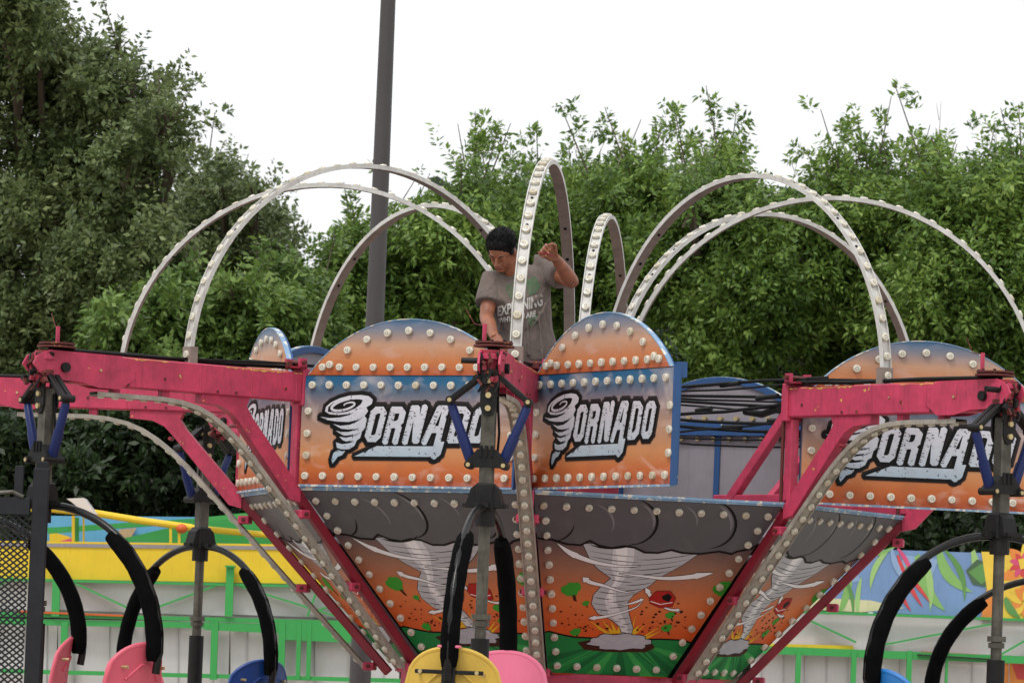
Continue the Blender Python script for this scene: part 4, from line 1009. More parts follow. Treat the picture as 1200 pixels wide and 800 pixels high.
# ------------------------------------------------------------------ ground
def groundmat():
    m, nt, b = newmat('worn asphalt'); tc = N(nt, 'ShaderNodeTexCoord'); n = noi(nt, .4, 8, .65, tc.outputs['Object']); n2 = noi(nt, 40, 4, .7, tc.outputs['Object'])
    r = ramp(nt, [(.35, (.04, .04, .042)), (.7, (.075, .072, .068))]); nt.links.new(n.outputs[0], r.inputs[0]); o = mixc(nt, .3, r.outputs[0], n2.outputs[0], 'MULTIPLY'); nt.links.new(o, b.inputs['Base Color']); b.inputs['Roughness'].default_value = .9
    return m
M['asphalt'] = groundmat(); M['grass'] = paint('dry grass ground', (78, 92, 44), .95, .5, scale=1.5, bump=.5)
mb = MB(); mb.face([(-900, -200, 0), (900, -200, 0), (900, 1500, 0), (-900, 1500, 0)], 'asphalt'); tag(mb.build('ground'), kind='structure')
M['bounce_pave'] = paint('pale bounce concrete', (176, 168, 154), .9, .35, scale=.8)  # unseen pale ground, added to bounce light up onto the funnel
mb = MB(); mb.face([(-60, -45, .004), (60, -45, .004), (60, 13.9, .004), (-60, 13.9, .004)], 'bounce_pave'); tag(mb.build('bounce_pavement'), kind='structure')
mb = MB(); mb.face([(-300, 14, .004), (300, 14, .004), (300, 400, .004), (-300, 400, .004)], 'grass'); tag(mb.build('lawn'), kind='structure')
# ------------------------------------------------------------------ lamp pole
M['polepaint'] = paint('brown grey pole paint', (64, 60, 61), .5, .25, scale=3)
YP = 5.5
pb, ptop = at(428, 650, YP), at(453, 2, YP)
lp = thing('lamp_pole', 'tall brown grey lamp pole standing between the ride and the trees', 'lamp pole', (pb.x, YP, 0))
mb = MB(); dx = (ptop.x-pb.x)/(ptop.z-pb.z)
mb.tube([(0, 0, 0), (0, 0, 2.4), (.0, 0, 7.0), (.0, 0, 10.5)], [.082, .077, .053, .041], 'polepaint', 20); mb.cyl((0, 0, 0), (0, 0, .5), .19, 'greyback', 20)
mb.build('pole', lp, smooth=True)
mb = MB(); mb.bar((0, 0, 10.4), (.9, 0, 10.55), .06, .06, 'polepaint'); mb.box((1.1, 0, 10.52), (.6, .3, .1), 'polepaint', bev=.02); mb.build('lamp_head', lp)
# ------------------------------------------------------------------ rides behind
M['bgyellow'] = paint('glossy yellow panel', (226, 192, 36), .5, .35, scale=2); M['bggreen'] = paint('bright green steel', (54, 156, 76), .4, .25, scale=3); M['bgwhite'] = paint('grubby white panel', (206, 200, 202), .5, .22, scale=2.2, dirtcol=(.33, .30, .27, 1)); M['bgblue'] = paint('light blue panel', (96, 166, 200), .4, .3, scale=2)
M['bgseam'] = paint('panel seam', (184, 178, 180), .5, .2); M['bgorange'] = paint('orange panel', (206, 92, 30), .5, .5, scale=3); M['bgdark'] = paint('near black paint', (30, 32, 30), .7, .3); M['bgtan'] = paint('tan panel', (190, 160, 120), .5, .3)  # bgdark: near-black colour for thin strips and deck legs
YB = 9.0; PB = ppm(YB)
def B(px, py, o=0): return at(px, py, YB+o)
def bgbar(mb, p, q_, wpx, m, o=0, depth=.06): a, b = B(*p, o), B(*q_, o); mb.bar(a, b, depth, wpx/PB, m, up=(0, 0, 1)) if abs(b.x-a.x) > abs(b.z-a.z)*.2 else mb.bar(a, b, depth, wpx/PB, m, up=(1, 0, 0))
def slab(mb, pts, m, o=0, t=.05):
    P = [B(x, y, o) for x, y in pts]; n = len(P); Q = [p+Vector((0, t, 0)) for p in P]
    mb.add(P+Q, [tuple(range(n))[::-1], tuple(range(n, 2*n))]+[(i, (i+1) % n, (i+1) % n+n, i+n) for i in range(n)], m)
def railtex(y, x, k=.028): return y+(x-300)*k
# left: yellow fascia platform
L0 = B(250, 700); lroot = thing('funhouse_platform', 'yellow edged fairground platform with green frames and white panels, left of the funnel', 'ride platform', (L0.x, YB, 0))
def done(mb, name, root, **k):
    o = mb.build(name, root, **k); o.data.transform(Matrix.Translation(-Vector(root.location))); return o
yl = lambda y, x: y+(x-60)*.0125
mb = MB(); x0, x1 = -60, 470
slab(mb, [(x0, yl(640, x0)), (x1, yl(640, x1)), (x1, yl(681, x1)), (x0, yl(677, x0))], 'bgyellow', .0, .09); done(mb, 'fascia', lroot)
mb = MB(); slab(mb, [(x0, yl(636.5, x0)), (x1, yl(636.5, x1)), (x1, yl(640.5, x1)), (x0, yl(640.5, x0))], 'greyback', -.01, .5)
slab(mb, [(x0, yl(634, x0)), (x1, yl(634, x1)), (x1, yl(636.4, x1)), (x0, yl(636.4, x0))], 'bgyellow', .0, .5); done(mb, 'deck_edge', lroot)
mb = MB()
bgbar(mb, (x0, yl(678.5, x0)), (x1, yl(684, x1)), 3, 'bggreen', -.03)
bgbar(mb, (x0, 717.5), (x1, 731), 5, 'bggreen', -.03); bgbar(mb, (x0, 726.5), (330, 734), 7, 'bggreen', -.03); bgbar(mb, (x0, 784), (x1, 797), 5, 'bggreen', -.03)
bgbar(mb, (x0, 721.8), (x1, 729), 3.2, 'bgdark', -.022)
bgbar(mb, (330, 738), (420, 742), 22, 'bggreen', -.04); bgbar(mb, (240, 733), (340, 738), 9, 'bggreen', -.035)
for x in (67, 270, 470): bgbar(mb, (x, 664), (x-2, 722), 9, 'bggreen', -.06); bgbar(mb, (x-6, 663), (x+6, 663.5), 2, 'bggreen', -.08, .1)
for x in (76, 252, 331, 351, 363): bgbar(mb, (x, 728), (x-2, 796), 8 if x < 340 else 5, 'bggreen', -.045)
for p, q_ in (((78, 678), (150, 712)), ((258, 684), (176, 714)), ((280, 686), (395, 722)), ((15, 676), (-50, 714)), ((372, 690), (360, 722)), ((145, 728), (138, 780)), ((372, 715), (440, 692))): bgbar(mb, p, q_, 2.2, 'bggreen', -.025)
done(mb, 'frame', lroot)
for i, (a, b) in enumerate(((x0, 68), (68, 270), (270, x1))):
    mb = MB(); slab(mb, [(a, yl(676, a)), (b, yl(676, b)), (b-3, 716+(b-60)*.026), (a, 714+(a-60)*.026)], 'bgwhite', .045, .03); slab(mb, [(a, 712+(a-60)*.026), (b, 712+(b-60)*.026), (b-3, 812), (a, 812)], 'bgwhite', .078, .03)
    for k in range(5): x = a+(b-a)*(k+.5)/5; bgbar(mb, (x, 688), (x-1, 812), .8, 'bgseam', .073, .02)
    done(mb, 'side_panel', lroot)
mb = MB(); bgbar(mb, (20, 716), (145, 721), 2.2, 'bgorange', -.062); done(mb, 'pipe', lroot)
mb = MB(); a = B(x0, 640, .5); b = B(x1, 640, .5); z = a.z-.02; mb.box(((a.x+b.x)/2, YB+2.2, z-.03), (b.x-a.x, 3.4, .05), 'greyback')
for x in (x0+20, 200, x1-20):
    c = B(x, 700); 
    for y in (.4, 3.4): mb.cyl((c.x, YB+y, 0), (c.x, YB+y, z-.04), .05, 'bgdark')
done(mb, 'deck', lroot)
# things on that platform: sweeping arms of another ride
top = thing('caterpillar_ride_arm', 'yellow tube beam with green sloping supports above the yellow fascia', 'ride part', tuple(B(180, 636, .9)))
mb = MB(); mb.tube([B(-40, 592, .9), B(60, 596, .9), B(112, 601, .9), B(160, 609, .9), B(225, 618, .9)], 4.4/PB, 'bgyellow', 10); mb.tube([B(222, 618, .9), B(340, 629, .9)], 4.0/PB, 'bgyellow', 10); mb.ellipsoid(B(213, 619, .88), (.05, .04, .04), 'bgorange'); done(mb, 'beam', top)
mb = MB(); slab(mb, [(55, 618), (230, 607), (232, 612), (56, 625)], 'bggreen', 1.3); slab(mb, [(128, 634), (270, 602), (330, 598), (420, 640)], 'bggreen', 1.1); slab(mb, [(236, 606), (300, 600), (300, 606), (240, 611)], 'bggreen', .8); done(mb, 'support', top)
for x, y0, y1, w in ((86, 604, 640, 3.5), (98, 605, 640, 2), (200, 612, 640, 3), (210, 614, 640, 3)): mb = MB(); bgbar(mb, (x, y0), (x, y1), w, 'bgyellow', .9, .03); done(mb, 'strut', top)
mb = MB(); bgbar(mb, (90, 606), (90, 640), 5, 'bggreen', 1.0, .03); done(mb, 'strut', top)
bp_ = thing('painted_backboard', 'light blue painted backboard behind the yellow tube beam', 'backboard', tuple(B(180, 640, 1.8)))
mb = MB(); slab(mb, [(55, 604), (300, 606), (420, 615), (420, 640), (55, 640)], 'bgblue', 1.8); done(mb, 'board', bp_)
mb = MB(); slab(mb, [(140, 620), (160, 618), (150, 636), (132, 640)], 'bgtan', 1.76, .02); done(mb, 'artwork', bp_); mb = MB(); slab(mb, [(58, 622), (80, 628), (100, 640), (58, 640)], 'bgyellow', 1.76, .02); slab(mb, [(70, 634), (84, 630), (92, 640), (72, 641)], 'pinkseat', 1.73, .02); done(mb, 'artwork', bp_)
cb = thing('white_awning', 'small white angled awning corner left above the yellow beam', 'awning', tuple(B(92, 590, .6)))
mb = MB(); slab(mb, [(78, 584), (98, 583), (112, 602), (98, 600), (84, 588)], 'bgwhite', .6, .3); done(mb, 'awning_panel', cb)
MUR = {'m_sky': (104, 140, 190), 'm_sky2': (132, 164, 204), 'm_leaf': (120, 176, 84), 'm_leaf2': (150, 196, 110), 'm_leaf3': (78, 138, 60), 'm_yel': (236, 196, 50), 'm_or': (232, 128, 40), 'm_red': (206, 50, 50), 'm_pink': (214, 60, 110), 'm_sand': (214, 206, 160), 'm_dk': (50, 84, 50)}
for k, c in MUR.items(): M[k] = paint(k[2:]+' mural paint', tuple(int(v*.86+26) for v in c), .55, .3, scale=3, bump=.03)
# right: mural platform
R0 = B(1050, 700); rroot = thing('mural_platform', 'fairground platform right of the funnel with a painted jungle mural above white panels', 'ride platform', (R0.x, YB, 0))
ry = lambda y, x: y+(x-1050)*.022
mb = MB(); x0, x1 = 880, 1290
bgbar(mb, (x0, ry(718, x0)), (x1, ry(724, x1)), 3, 'bggreen', -.03); bgbar(mb, (x0, ry(764, x0)), (x1, ry(771, x1)), 9, 'bggreen', -.04); 
for x, w in ((936, 6), (1001, 6), (1066, 6), (1110, 3), (1250, 6)): bgbar(mb, (x, 762), (x-2, 815), w, 'bggreen', -.05)
for p, q_ in (((950, 727), (1003, 752)), ((1030, 756), (1165, 730)), ((1170, 768), (1210, 745)), ((1036, 728), (1030, 760))): bgbar(mb, p, q_, 2.2, 'bggreen', -.03)
done(mb, 'frame', rroot)
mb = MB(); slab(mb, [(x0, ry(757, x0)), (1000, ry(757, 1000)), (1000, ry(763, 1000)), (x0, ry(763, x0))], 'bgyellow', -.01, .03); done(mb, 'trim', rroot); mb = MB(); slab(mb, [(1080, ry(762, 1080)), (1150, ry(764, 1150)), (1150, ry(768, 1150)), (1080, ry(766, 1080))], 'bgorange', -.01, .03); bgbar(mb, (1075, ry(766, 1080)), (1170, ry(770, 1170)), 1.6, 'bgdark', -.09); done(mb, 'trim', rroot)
for a, b in ((x0, 1033), (1033, x1)):
    mb = MB(); slab(mb, [(a, ry(716, a)), (b, ry(720, b)), (b, ry(768, b)), (a, ry(768, a))], 'bgwhite', .045, .03); slab(mb, [(a, ry(766, a)), (b, ry(766, b)), (b, 830), (a, 830)], 'bgwhite', .078, .03)
    for k in range(6): x = a+(b-a)*(k+.5)/6; bgbar(mb, (x, 730), (x-1, 825), .8, 'bgseam', .073, .02)
    done(mb, 'side_panel', rroot)
mb = MB(); slab(mb, [(1172, 762), (1190, 740), (1230, 735), (1230, 830), (1180, 830), (1168, 790)], 'm_or', .074, .003); slab(mb, [(1185, 775), (1196, 760), (1230, 752), (1230, 800), (1192, 795)], 'm_red', .070, .003); done(mb, 'painted_corner', rroot)
mb = MB(); slab(mb, [(955, 641), (x1, 652), (x1, 729), (930, 713)], 'm_sky', .03, .06)
lay = [0.028]
def mp_(pts, m): lay[0] -= .0003; slab(mb, pts, m, lay[0], .0002)
mp_([(960, 700), (1020, 703), (1060, 712), (1010, 717), (935, 713)], 'm_sand'); mp_([(950, 660), (990, 655), (1010, 680), (960, 690)], 'm_sky2'); mp_([(1060, 650), (1100, 655), (1090, 680), (1050, 672)], 'm_sky2')
def blade(x0_, y0, x1_, y1, bend, w, m):
    a, b = Vector((x0_, y0)), Vector((x1_, y1)); d = (b-a); n = Vector((-d.y, d.x)).normalized(); up, dn = [], []
    for i in range(9):
        t = i/8; c = a.lerp(b, t)+n*bend*4*t*(1-t); ww = w*(math.sin(math.pi*min(1, .12+t*.88))**.8); up.append(c+n*ww/2); dn.append(c-n*ww/2)
    mp_([tuple(v) for v in up+dn[::-1]], m)
for a in ((985, 716, 996, 662, 3, 9, 'm_leaf'), (1005, 716, 1010, 675, -2, 6, 'm_leaf2'), (1000, 716, 985, 670, 4, 5, 'm_leaf3'), (1075, 650, 1108, 716, 8, 14, 'm_leaf'), (1082, 650, 1090, 716, -4, 8, 'm_leaf2'), (1100, 642, 1140, 694, 10, 13, 'm_leaf'), (1108, 645, 1130, 705, -8, 7, 'm_leaf3'), (1140, 645, 1180, 700, 9, 12, 'm_leaf2'), (1040, 645, 1020, 690, 5, 7, 'm_leaf2'), (1058, 700, 1062, 660, 2, 5, 'm_leaf'), (1028, 650, 1050, 640, 0, 4, 'm_leaf'), (970, 716, 962, 690, 2, 5, 'm_leaf2')): blade(*a)
for a in ((1052, 650, 1082, 712, 3, 6, 'm_red'), (1056, 668, 1090, 706, -2, 5, 'm_red'), (1045, 643, 1062, 682, 3, 7, 'm_sky2'), (1052, 642, 1070, 676, -2, 5, 'm_pink'), (1056, 690, 1068, 716, 2, 4, 'm_red')): blade(*a)
mp_([(1132, 668), (1145, 655), (1165, 662), (1175, 678), (1160, 688), (1140, 684)], 'm_dk'); mp_([(1135, 670), (1150, 660), (1168, 672), (1150, 684)], 'm_leaf3')
def petals(cx, cy, r0, r1, n, m, m2):
    for k in range(n):
        a = 2*math.pi*k/n; blade(cx+r0*math.cos(a), cy+r0*math.sin(a), cx+r1*math.cos(a), cy+r1*math.sin(a), 1, r1*.42, m if k % 2 else m2)
mp_([(1150, 646), (x1, 650), (x1, 728), (1148, 726), (1158, 700)], 'm_yel'); petals(1205, 668, 4, 34, 11, 'm_or', 'm_yel'); petals(1198, 662, 2, 16, 9, 'm_pink', 'm_red'); petals(1200, 706, 3, 20, 9, 'm_yel', 'm_or'); mp_([(1156, 690), (1166, 700), (1164, 724), (1150, 722)], 'm_or'); mp_([(1193, 655), (1203, 653), (1206, 664), (1196, 667)], 'm_yel'); blade(1178, 700, 1196, 724, 3, 9, 'm_leaf3')
done(mb, 'mural', rroot)
mb = MB(); a = B(x0, 760); b = B(x1, 760); mb.box(((a.x+b.x)/2, YB+1.9, 1.9), (b.x-a.x, 3.4, .05), 'greyback')
for x in (x0+20, 1040, x1-20):
    c = B(x, 700)
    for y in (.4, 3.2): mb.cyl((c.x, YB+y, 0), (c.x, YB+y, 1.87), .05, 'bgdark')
done(mb, 'deck', rroot)
# ------------------------------------------------------------------ trees
def leafmat(name, cols, trans=.24):
    m, nt, b = newmat(name); at_ = N(nt, 'ShaderNodeAttribute'); at_.attribute_name = 'tone'
    r = ramp(nt, [(i/(len(cols)-1), lin(*c)) for i, c in enumerate(cols)]); nt.links.new(at_.outputs['Fac'], r.inputs[0])
    nt.links.new(r.outputs[0], b.inputs['Base Color']); b.inputs['Roughness'].default_value = .45; b.inputs['Specular IOR Level'].default_value = .32
    t = N(nt, 'ShaderNodeBsdfTranslucent'); hs = N(nt, 'ShaderNodeHueSaturation'); hs.inputs['Value'].default_value = 1.5; hs.inputs['Hue'].default_value = .485; nt.links.new(r.outputs[0], hs.inputs['Color']); nt.links.new(hs.outputs[0], t.inputs[0])
    mx = N(nt, 'ShaderNodeMixShader'); mx.inputs[0].default_value = trans; nt.links.new(b.outputs[0], mx.inputs[1]); nt.links.new(t.outputs[0], mx.inputs[2]); nt.links.new(mx.outputs[0], nt.nodes['Material Output'].inputs[0])
    return m
M['leaf_oak'] = leafmat('dusty oak leaves', [(46, 60, 34), (76, 92, 52), (106, 120, 74), (138, 150, 102)])
M['leaf_light'] = leafmat('bright young leaves', [(46, 68, 30), (72, 98, 42), (102, 128, 60), (138, 158, 86)])
M['leaf_mid'] = leafmat('broad green leaves', [(44, 66, 30), (76, 104, 44), (112, 140, 62), (156, 178, 96)])
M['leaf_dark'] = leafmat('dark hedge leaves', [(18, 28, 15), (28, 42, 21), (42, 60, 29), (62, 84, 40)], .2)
M['bark'] = paint('grey brown bark', (92, 80, 68), .9, .5, scale=12, bump=.8)
M['twig'] = paint('dry pale twig', (150, 140, 128), .8, .3)
def unit(v): return v/np.maximum(np.linalg.norm(v, axis=1, keepdims=True), 1e-9)
STEMS = []
def leaves(name, parent, blobs, n_cl, per, ll, mat, seed, wr=.42, twig=.38, droop=.25, shoots=0):
    """blobs: (centre, (rx,ry,rz)); clusters of leaves along twigs spread through each blob"""
    rg = np.random.default_rng(seed); vol = np.array([(b[1][0]*b[1][1]*b[1][2])**.75 for b in blobs]); cnt = rg.multinomial(n_cl, vol/vol.sum())
    C, A = [], []
    for (c, r), k in zip(blobs, cnt):
        r = np.array(r); ns = max(5, int(6+8*r[0])); sd = unit(rg.normal(size=(ns, 3))); sr = .35+.62*rg.random(ns)**.6
        sc = np.array(c)+sd*r*sr[:, None]; w_l = .18+.30*rg.random(ns)
        pick = rg.integers(0, ns, k); d = unit(rg.normal(size=(k, 3))); rad = rg.random(k)**.5
        p = sc[pick]+d*(r*w_l[pick][:, None])*rad[:, None]
        core = rg.random(k) < .22; dc = unit(rg.normal(size=(k, 3))); p[core] = (np.array(c)+dc*r*(.75*rg.random(k)**.5)[:, None])[core]
        C.append(p); o_ = unit(p-np.array(c)+1e-4)
        A.append(unit(o_*np.array([1, .6, 1])*.8+np.array([0, -.1, .5])+.45*rg.normal(size=(k, 3))))
    small = 0
    if shoots:
        for q_ in range(shoots):
            c, r = blobs[rg.integers(0, len(blobs))]; a_ = math.radians(rg.uniform(25, 155)); b0 = np.array(c)+np.array([math.cos(a_)*r[0]*.85, rg.uniform(-.3, .3), math.sin(a_)*r[2]*.85]); dv = np.array([math.cos(a_)*.5+rg.uniform(-.25, .25), 0, 1.]); dv /= np.linalg.norm(dv); L0 = rg.uniform(.2, .95)
            m_ = int(3+L0*7); tt = np.sort(rg.random(m_))*L0; bend = np.array([rg.normal()*.25, 0, 0]); C.append(b0+dv*tt[:, None]+bend*(tt[:, None]**2)+rg.normal(size=(m_, 3))*.03); A.append(unit(dv+.9*rg.normal(size=(m_, 3)))); small += m_
            STEMS.append((parent, tuple(b0-dv*.3), tuple(b0+dv*L0)))
    C = np.concatenate(C); A = np.concatenate(A); K = len(C)
    tl = twig*(.6+.8*rg.random(K)); tl[K-small:] *= .5; tone_c = np.clip(.5*rg.random(K)+.5*(.5+.5*np.sin(C[:, 0]*4.1+seed)*np.sin(C[:, 2]*3.7+C[:, 1]*2)), 0, 1)
    t = rg.random((K, per)); L = (C[:, None]+A[:, None]*(t*tl[:, None])[..., None]).reshape(-1, 3); n = len(L)
    Ar = np.repeat(A, per, 0); rd = unit(rg.normal(size=(n, 3))); rd = unit(rd-Ar*(rd*Ar).sum(1, keepdims=True))
    D = unit(Ar*.55+rd+np.array([0, 0, -droop])); S = unit(np.cross(D, rg.normal(size=(n, 3))*.9+np.array([0, -.35, 1.0])))
    L = L+rd*.02; s = ll*(.5+1.0*rg.random(n)**1.3)[:, None]; w_ = s*wr*.5
    V = np.stack([L, L+D*s*.42+S*w_, L+D*s, L+D*s*.42-S*w_], 1).reshape(-1, 3)
    me = bpy.data.meshes.new(name); me.vertices.add(len(V)); me.vertices.foreach_set('co', V.astype(np.float32).ravel())
    me.loops.add(len(V)); me.loops.foreach_set('vertex_index', np.arange(len(V), dtype=np.int32)); me.polygons.add(n); me.polygons.foreach_set('loop_start', np.arange(0, len(V), 4, dtype=np.int32))
    try: me.polygons.foreach_set('loop_total', np.full(n, 4, dtype=np.int32))
    except Exception: pass
    tone = np.clip(.5*np.repeat(tone_c, per)+.5*rg.random(n)*.9+.05, 0, 1); a = me.attributes.new('tone', 'FLOAT', 'FACE'); a.data.foreach_set('value', tone.astype(np.float32))
    me.materials.append(M[mat]); me.update(calc_edges=True)
    return link(name, me, parent), C, A
NLEAF = 1.0
def tree(name, label, cat, blobs_px, Y, n_cl, per, ll, mat, seed, base_px, group, trunk_r=.16, wr=.42, twig=.38, bare=0, droop=.25, yd=.8, shoots=0, shr=.9):
    s = ppm(Y); bx = at(base_px, 700, Y); root = thing(name, label, cat, (bx.x, Y, 0), group); O_ = Vector(root.location); rs = random.Random(seed)
    bl = []
    for (x, y, r) in blobs_px:
        if 340 < x <= 400: y += 30
        if x > 400 and y < 330: y += 90*(330-y)/180
        yo = rs.uniform(-1, 1)*.8; c = at(x, y, Y+yo)-O_; bl.append((tuple(c), (r*shr/s, max(.7, r/s*yd), r*shr/s)))
    o, C, A = leaves('crown', root, bl, int(n_cl*NLEAF), per, ll, mat, seed, wr, twig, droop, shoots)
    mb = MB(); top_ = max(b[0][2] for b in bl); h1 = min(2.2, top_*.4)
    mb.tube([(0, 0, -.1), (.05, 0, h1*.5), (0, .05, h1)], [trunk_r*1.3, trunk_r, trunk_r*.85], 'bark', 10)
    for b in bl:
        c = Vector(b[0]); mid = Vector((c.x*.35, c.y*.4+1.9, h1+(c.z-h1)*.45)); mb.tube([(0, 0, h1-.1), mid+Vector((rs.uniform(-.15, .15), rs.uniform(-.15, .15), 0)), c], [trunk_r*.6, trunk_r*.36, trunk_r*.14], 'bark', 7)
        for k in range(7):
            d = Vector((rs.gauss(0, 1), rs.gauss(0, .7), rs.gauss(.4, .8))).normalized(); e = c+Vector((d.x*b[1][0], d.y*b[1][1], d.z*b[1][2]))*.95; mb.tube([c.lerp(mid, .3*rs.random()), c.lerp(e, .5)+Vector((0, 0, -.05)), e], [trunk_r*.16, trunk_r*.1, .006], 'bark', 5)
    if bare:
        for k in range(bare):
            b = rs.choice(bl); c = Vector(b[0]); a = R_(rs.uniform(30, 150)); p = c+Vector((math.cos(a)*b[1][0]*.8, -.1, math.sin(a)*b[1][2]*.8)); d = Vector((math.cos(a)*.4+rs.uniform(-.2, .2), 0, 1)).normalized(); L_ = rs.uniform(.3, .75)
            e = p+d*L_; mb.tube([p, p.lerp(e, .5)+Vector((.02, 0, 0)), e], [.005, .004, .002], 'twig', 4)
            for j in range(3): s_ = p.lerp(e, .35+.2*j); mb.tube([s_, s_+Vector((rs.uniform(-.12, .12), 0, rs.uniform(.06, .16)))], [.004, .002], 'twig', 4)
    for pr, a_, b_ in STEMS:
        if pr is root: mb.tube([a_, Vector(a_).lerp(Vector(b_), .5), b_], [.014, .009, .004], 'bark', 5)
    mb.build('trunk', root, smooth=True)
    return root
GT = 'trees behind the ride'
OAK1 = [(10, 20, 50), (-40, 60, 90), (56, 84, 46), (44, 46, 28), (106, 112, 30), (140, 146, 24), (100, 165, 56), (30, 170, 90), (180, 170, 22), (148, 212, 36), (145, 258, 48), (80, 270, 95), (-20, 300, 100), (140, 300, 70), (60, 390, 95), (-10, 450, 100), (110, 470, 85), (30, 560, 90), (0, 0, 40), (196, 142, 12), (200, 200, 10), (186, 110, 10), (92, 66, 10), (150, 96, 10)]
tree('oak_tree', 'large dusty dark green oak filling the left side', 'tree', OAK1, 15, 8000, 30, .062, 'leaf_oak', 1, 40, GT, .19, .5, .34, yd=.9, shoots=10, shr=.95)
tree('oak_tree', 'smaller thin crowned oak right of the large dusty oak', 'tree', [(245, 245, 32), (270, 265, 40), (300, 228, 10), (262, 218, 12), (235, 290, 48), (295, 285, 36), (328, 280, 11), (330, 312, 14), (250, 340, 60), (215, 260, 30), (310, 330, 30)], 19, 1700, 30, .062, 'leaf_oak', 2, 260, GT, .2, .5, .34, shoots=4)
tree('leafy_shrub', 'light yellow green bushy tree under the left hoops', 'tree', [(170, 430, 48), (240, 400, 50), (300, 385, 42), (350, 365, 30), (330, 420, 50), (200, 440, 36), (130, 400, 22), (380, 335, 14), (280, 350, 16), (200, 365, 16), (330, 350, 24)], 13.5, 3000, 28, .074, 'leaf_light', 3, 230, GT, .12, .42, .30, shoots=8)
tree('ash_tree', 'bright green tree behind the grey pole', 'tree', [(418, 290, 18), (440, 310, 32), (480, 360, 56), (515, 275, 36), (545, 225, 26), (556, 190, 14), (590, 190, 18), (540, 320, 76), (590, 255, 44), (430, 380, 56), (480, 272, 12), (545, 172, 8), (560, 150, 9), (526, 196, 8)], 16, 5200, 30, .067, 'leaf_mid', 4, 500, GT, .18, .38, .36, 3, shoots=22)
tree('ash_tree', 'green tree with pale bare twigs above the raised fist of the worker', 'tree', [(640, 230, 36), (700, 205, 40), (735, 180, 26), (770, 155, 14), (720, 240, 64), (640, 290, 66), (760, 255, 56), (720, 330, 80), (675, 150, 9), (634, 160, 9), (612, 140, 8), (702, 142, 10), (745, 120, 9), (765, 110, 8), (790, 205, 24)], 17, 4800, 30, .067, 'leaf_mid', 5, 700, GT, .2, .38, .36, 8, shoots=24)
tree('ash_tree', 'green tree with a tall leafy spire above the small hoop', 'tree', [(832, 165, 20), (846, 138, 9), (850, 100, 8), (838, 118, 9), (812, 150, 9), (872, 150, 7), (860, 205, 34), (815, 212, 36), (880, 258, 52), (830, 290, 66), (900, 330, 66), (905, 215, 14), (862, 178, 9), (870, 380, 70)], 16, 4400, 30, .067, 'leaf_mid', 6, 850, GT, .2, .38, .36, 4, shoots=22)
tree('ash_tree', 'green tree with spiky separate top shoots between two hoops', 'tree', [(985, 175, 14), (974, 132, 6), (1018, 128, 6), (990, 115, 6), (1006, 165, 9), (1045, 150, 7), (1000, 198, 24), (960, 245, 36), (1030, 212, 32), (1010, 265, 58), (950, 320, 66), (1050, 320, 66), (1056, 192, 16), (1000, 390, 80), (932, 208, 10)], 16.5, 4800, 30, .067, 'leaf_mid', 7, 1000, GT, .2, .38, .36, 5, shoots=26)
tree('ash_tree', 'tallest green tree at the right edge with bare top twigs', 'tree', [(1090, 95, 8), (1086, 130, 11), (1120, 135, 10), (1163, 85, 6), (1170, 115, 12), (1198, 110, 9), (1088, 162, 16), (1105, 185, 26), (1150, 155, 18), (1163, 130, 6), (1140, 205, 44), (1190, 185, 28), (1200, 240, 76), (1110, 260, 56), (1160, 330, 90), (1100, 370, 70), (1230, 330, 80), (1190, 430, 90)], 15.5, 5200, 28, .068, 'leaf_mid', 8, 1150, GT, .22, .38, .38, 7, shoots=26)
GH = 'dark undergrowth behind the rides'
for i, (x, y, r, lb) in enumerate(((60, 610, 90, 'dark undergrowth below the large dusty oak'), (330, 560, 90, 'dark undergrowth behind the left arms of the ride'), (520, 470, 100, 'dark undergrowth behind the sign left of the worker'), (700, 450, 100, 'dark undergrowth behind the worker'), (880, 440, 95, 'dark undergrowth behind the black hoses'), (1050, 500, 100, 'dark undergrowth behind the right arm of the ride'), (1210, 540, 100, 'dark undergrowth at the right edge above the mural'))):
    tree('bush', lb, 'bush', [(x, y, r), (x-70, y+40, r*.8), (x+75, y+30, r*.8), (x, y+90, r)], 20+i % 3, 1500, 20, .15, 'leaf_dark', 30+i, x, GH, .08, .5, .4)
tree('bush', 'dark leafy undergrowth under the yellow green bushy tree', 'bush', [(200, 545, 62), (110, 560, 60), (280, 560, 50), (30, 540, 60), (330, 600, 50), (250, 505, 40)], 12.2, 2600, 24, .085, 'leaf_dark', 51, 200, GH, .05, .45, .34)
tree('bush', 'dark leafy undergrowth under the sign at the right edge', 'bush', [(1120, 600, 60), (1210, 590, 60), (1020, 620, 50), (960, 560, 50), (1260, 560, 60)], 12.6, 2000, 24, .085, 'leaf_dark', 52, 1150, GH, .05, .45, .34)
# distant wood that closes the gaps
rg = random.Random(9); bl = []
for x in range(-500, 1800, 90):
    yt = 350 if x > 480 else (500 if x > 260 else 420)
    for y in range(int(yt), 800, 110): c = at(x+rg.uniform(-30, 30), y+rg.uniform(-20, 20), 34+rg.uniform(-2, 2)); bl.append((tuple(c), (1.3, 1.2, 1.1)))
o, _, _ = leaves('distant_wood', None, bl, 4200, 14, .34, 'leaf_dark', 77, .5, .6); tag(o, 'dark wood closing the view behind the trees', 'wood', kind='stuff')
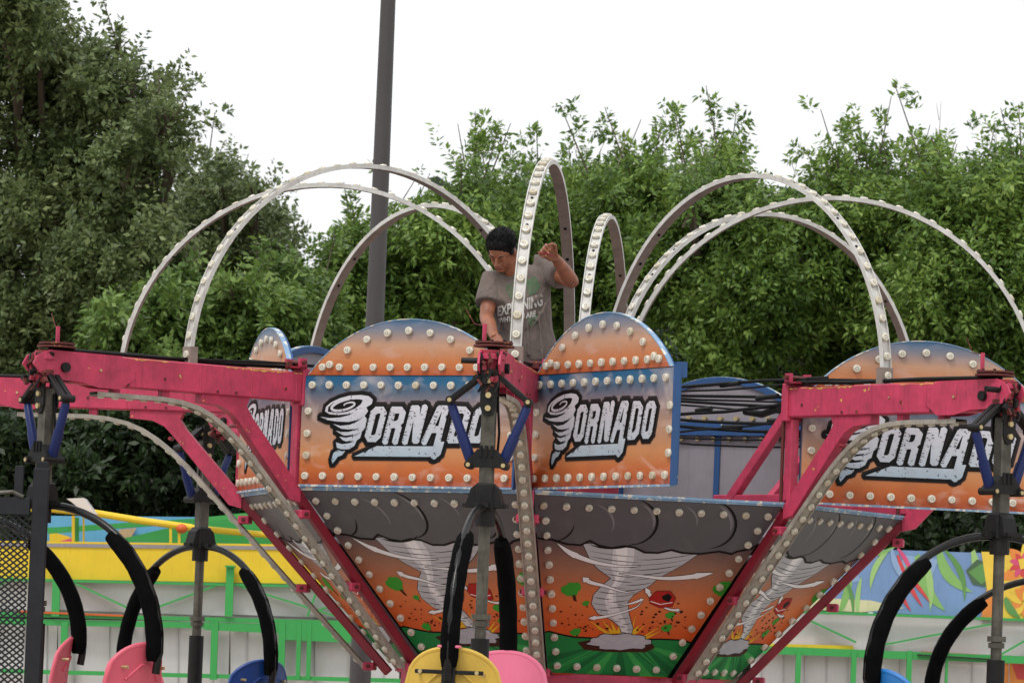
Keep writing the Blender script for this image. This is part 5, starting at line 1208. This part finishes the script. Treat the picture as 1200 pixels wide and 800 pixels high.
# ------------------------------------------------------------------ light
w = bpy.data.worlds.new("World"); scene.world = w; w.use_nodes = True; nt = w.node_tree
for n in list(nt.nodes): nt.nodes.remove(n)
outn = N(nt, 'ShaderNodeOutputWorld'); sk = N(nt, 'ShaderNodeTexSky'); sk.sky_type = 'NISHITA'; sk.sun_disc = False
SE, SA = R_(58), R_(215)
sk.sun_elevation = SE; sk.sun_rotation = SA
b1 = N(nt, 'ShaderNodeBackground'); nt.links.new(sk.outputs[0], b1.inputs[0]); b1.inputs[1].default_value = .12
tc = N(nt, 'ShaderNodeTexCoord'); cn = noi(nt, 1.4, 5, .55, tc.outputs['Generated']); cr = ramp(nt, [(.3, (1.0, 1.0, 1.0)), (.7, (.96, .965, .975))]); nt.links.new(cn.outputs[0], cr.inputs[0])
b2 = N(nt, 'ShaderNodeBackground'); nt.links.new(cr.outputs[0], b2.inputs[0]); sx = N(nt, 'ShaderNodeSeparateXYZ'); nt.links.new(tc.outputs['Generated'], sx.inputs[0]); mr = N(nt, 'ShaderNodeMapRange'); mr.inputs['From Min'].default_value = .05; mr.inputs['From Max'].default_value = 1; mr.inputs['To Min'].default_value = 1.02; mr.inputs['To Max'].default_value = 1.5; nt.links.new(sx.outputs[2], mr.inputs[0]); nt.links.new(mr.outputs[0], b2.inputs[1])
mx = N(nt, 'ShaderNodeMixShader'); mx.inputs[0].default_value = .9; nt.links.new(b1.outputs[0], mx.inputs[1]); nt.links.new(b2.outputs[0], mx.inputs[2]); nt.links.new(mx.outputs[0], outn.inputs[0])
sl = bpy.data.lights.new('sun', 'SUN'); sl.energy = 1.5; sl.angle = R_(12); sl.color = (1, .97, .92); so = bpy.data.objects.new('sun', sl); COL.objects.link(so)
# sun direction (from): sky rotation is measured clockwise from +Y
sd_ = Vector((math.sin(SA)*math.cos(SE), math.cos(SA)*math.cos(SE), math.sin(SE)))
so.rotation_euler = sd_.to_track_quat('Z', 'Y').to_euler()
vs = scene.view_settings; vs.view_transform = 'Standard'; vs.look = 'None'; vs.gamma = 1; vs.use_curve_mapping = False; vs.exposure = .10
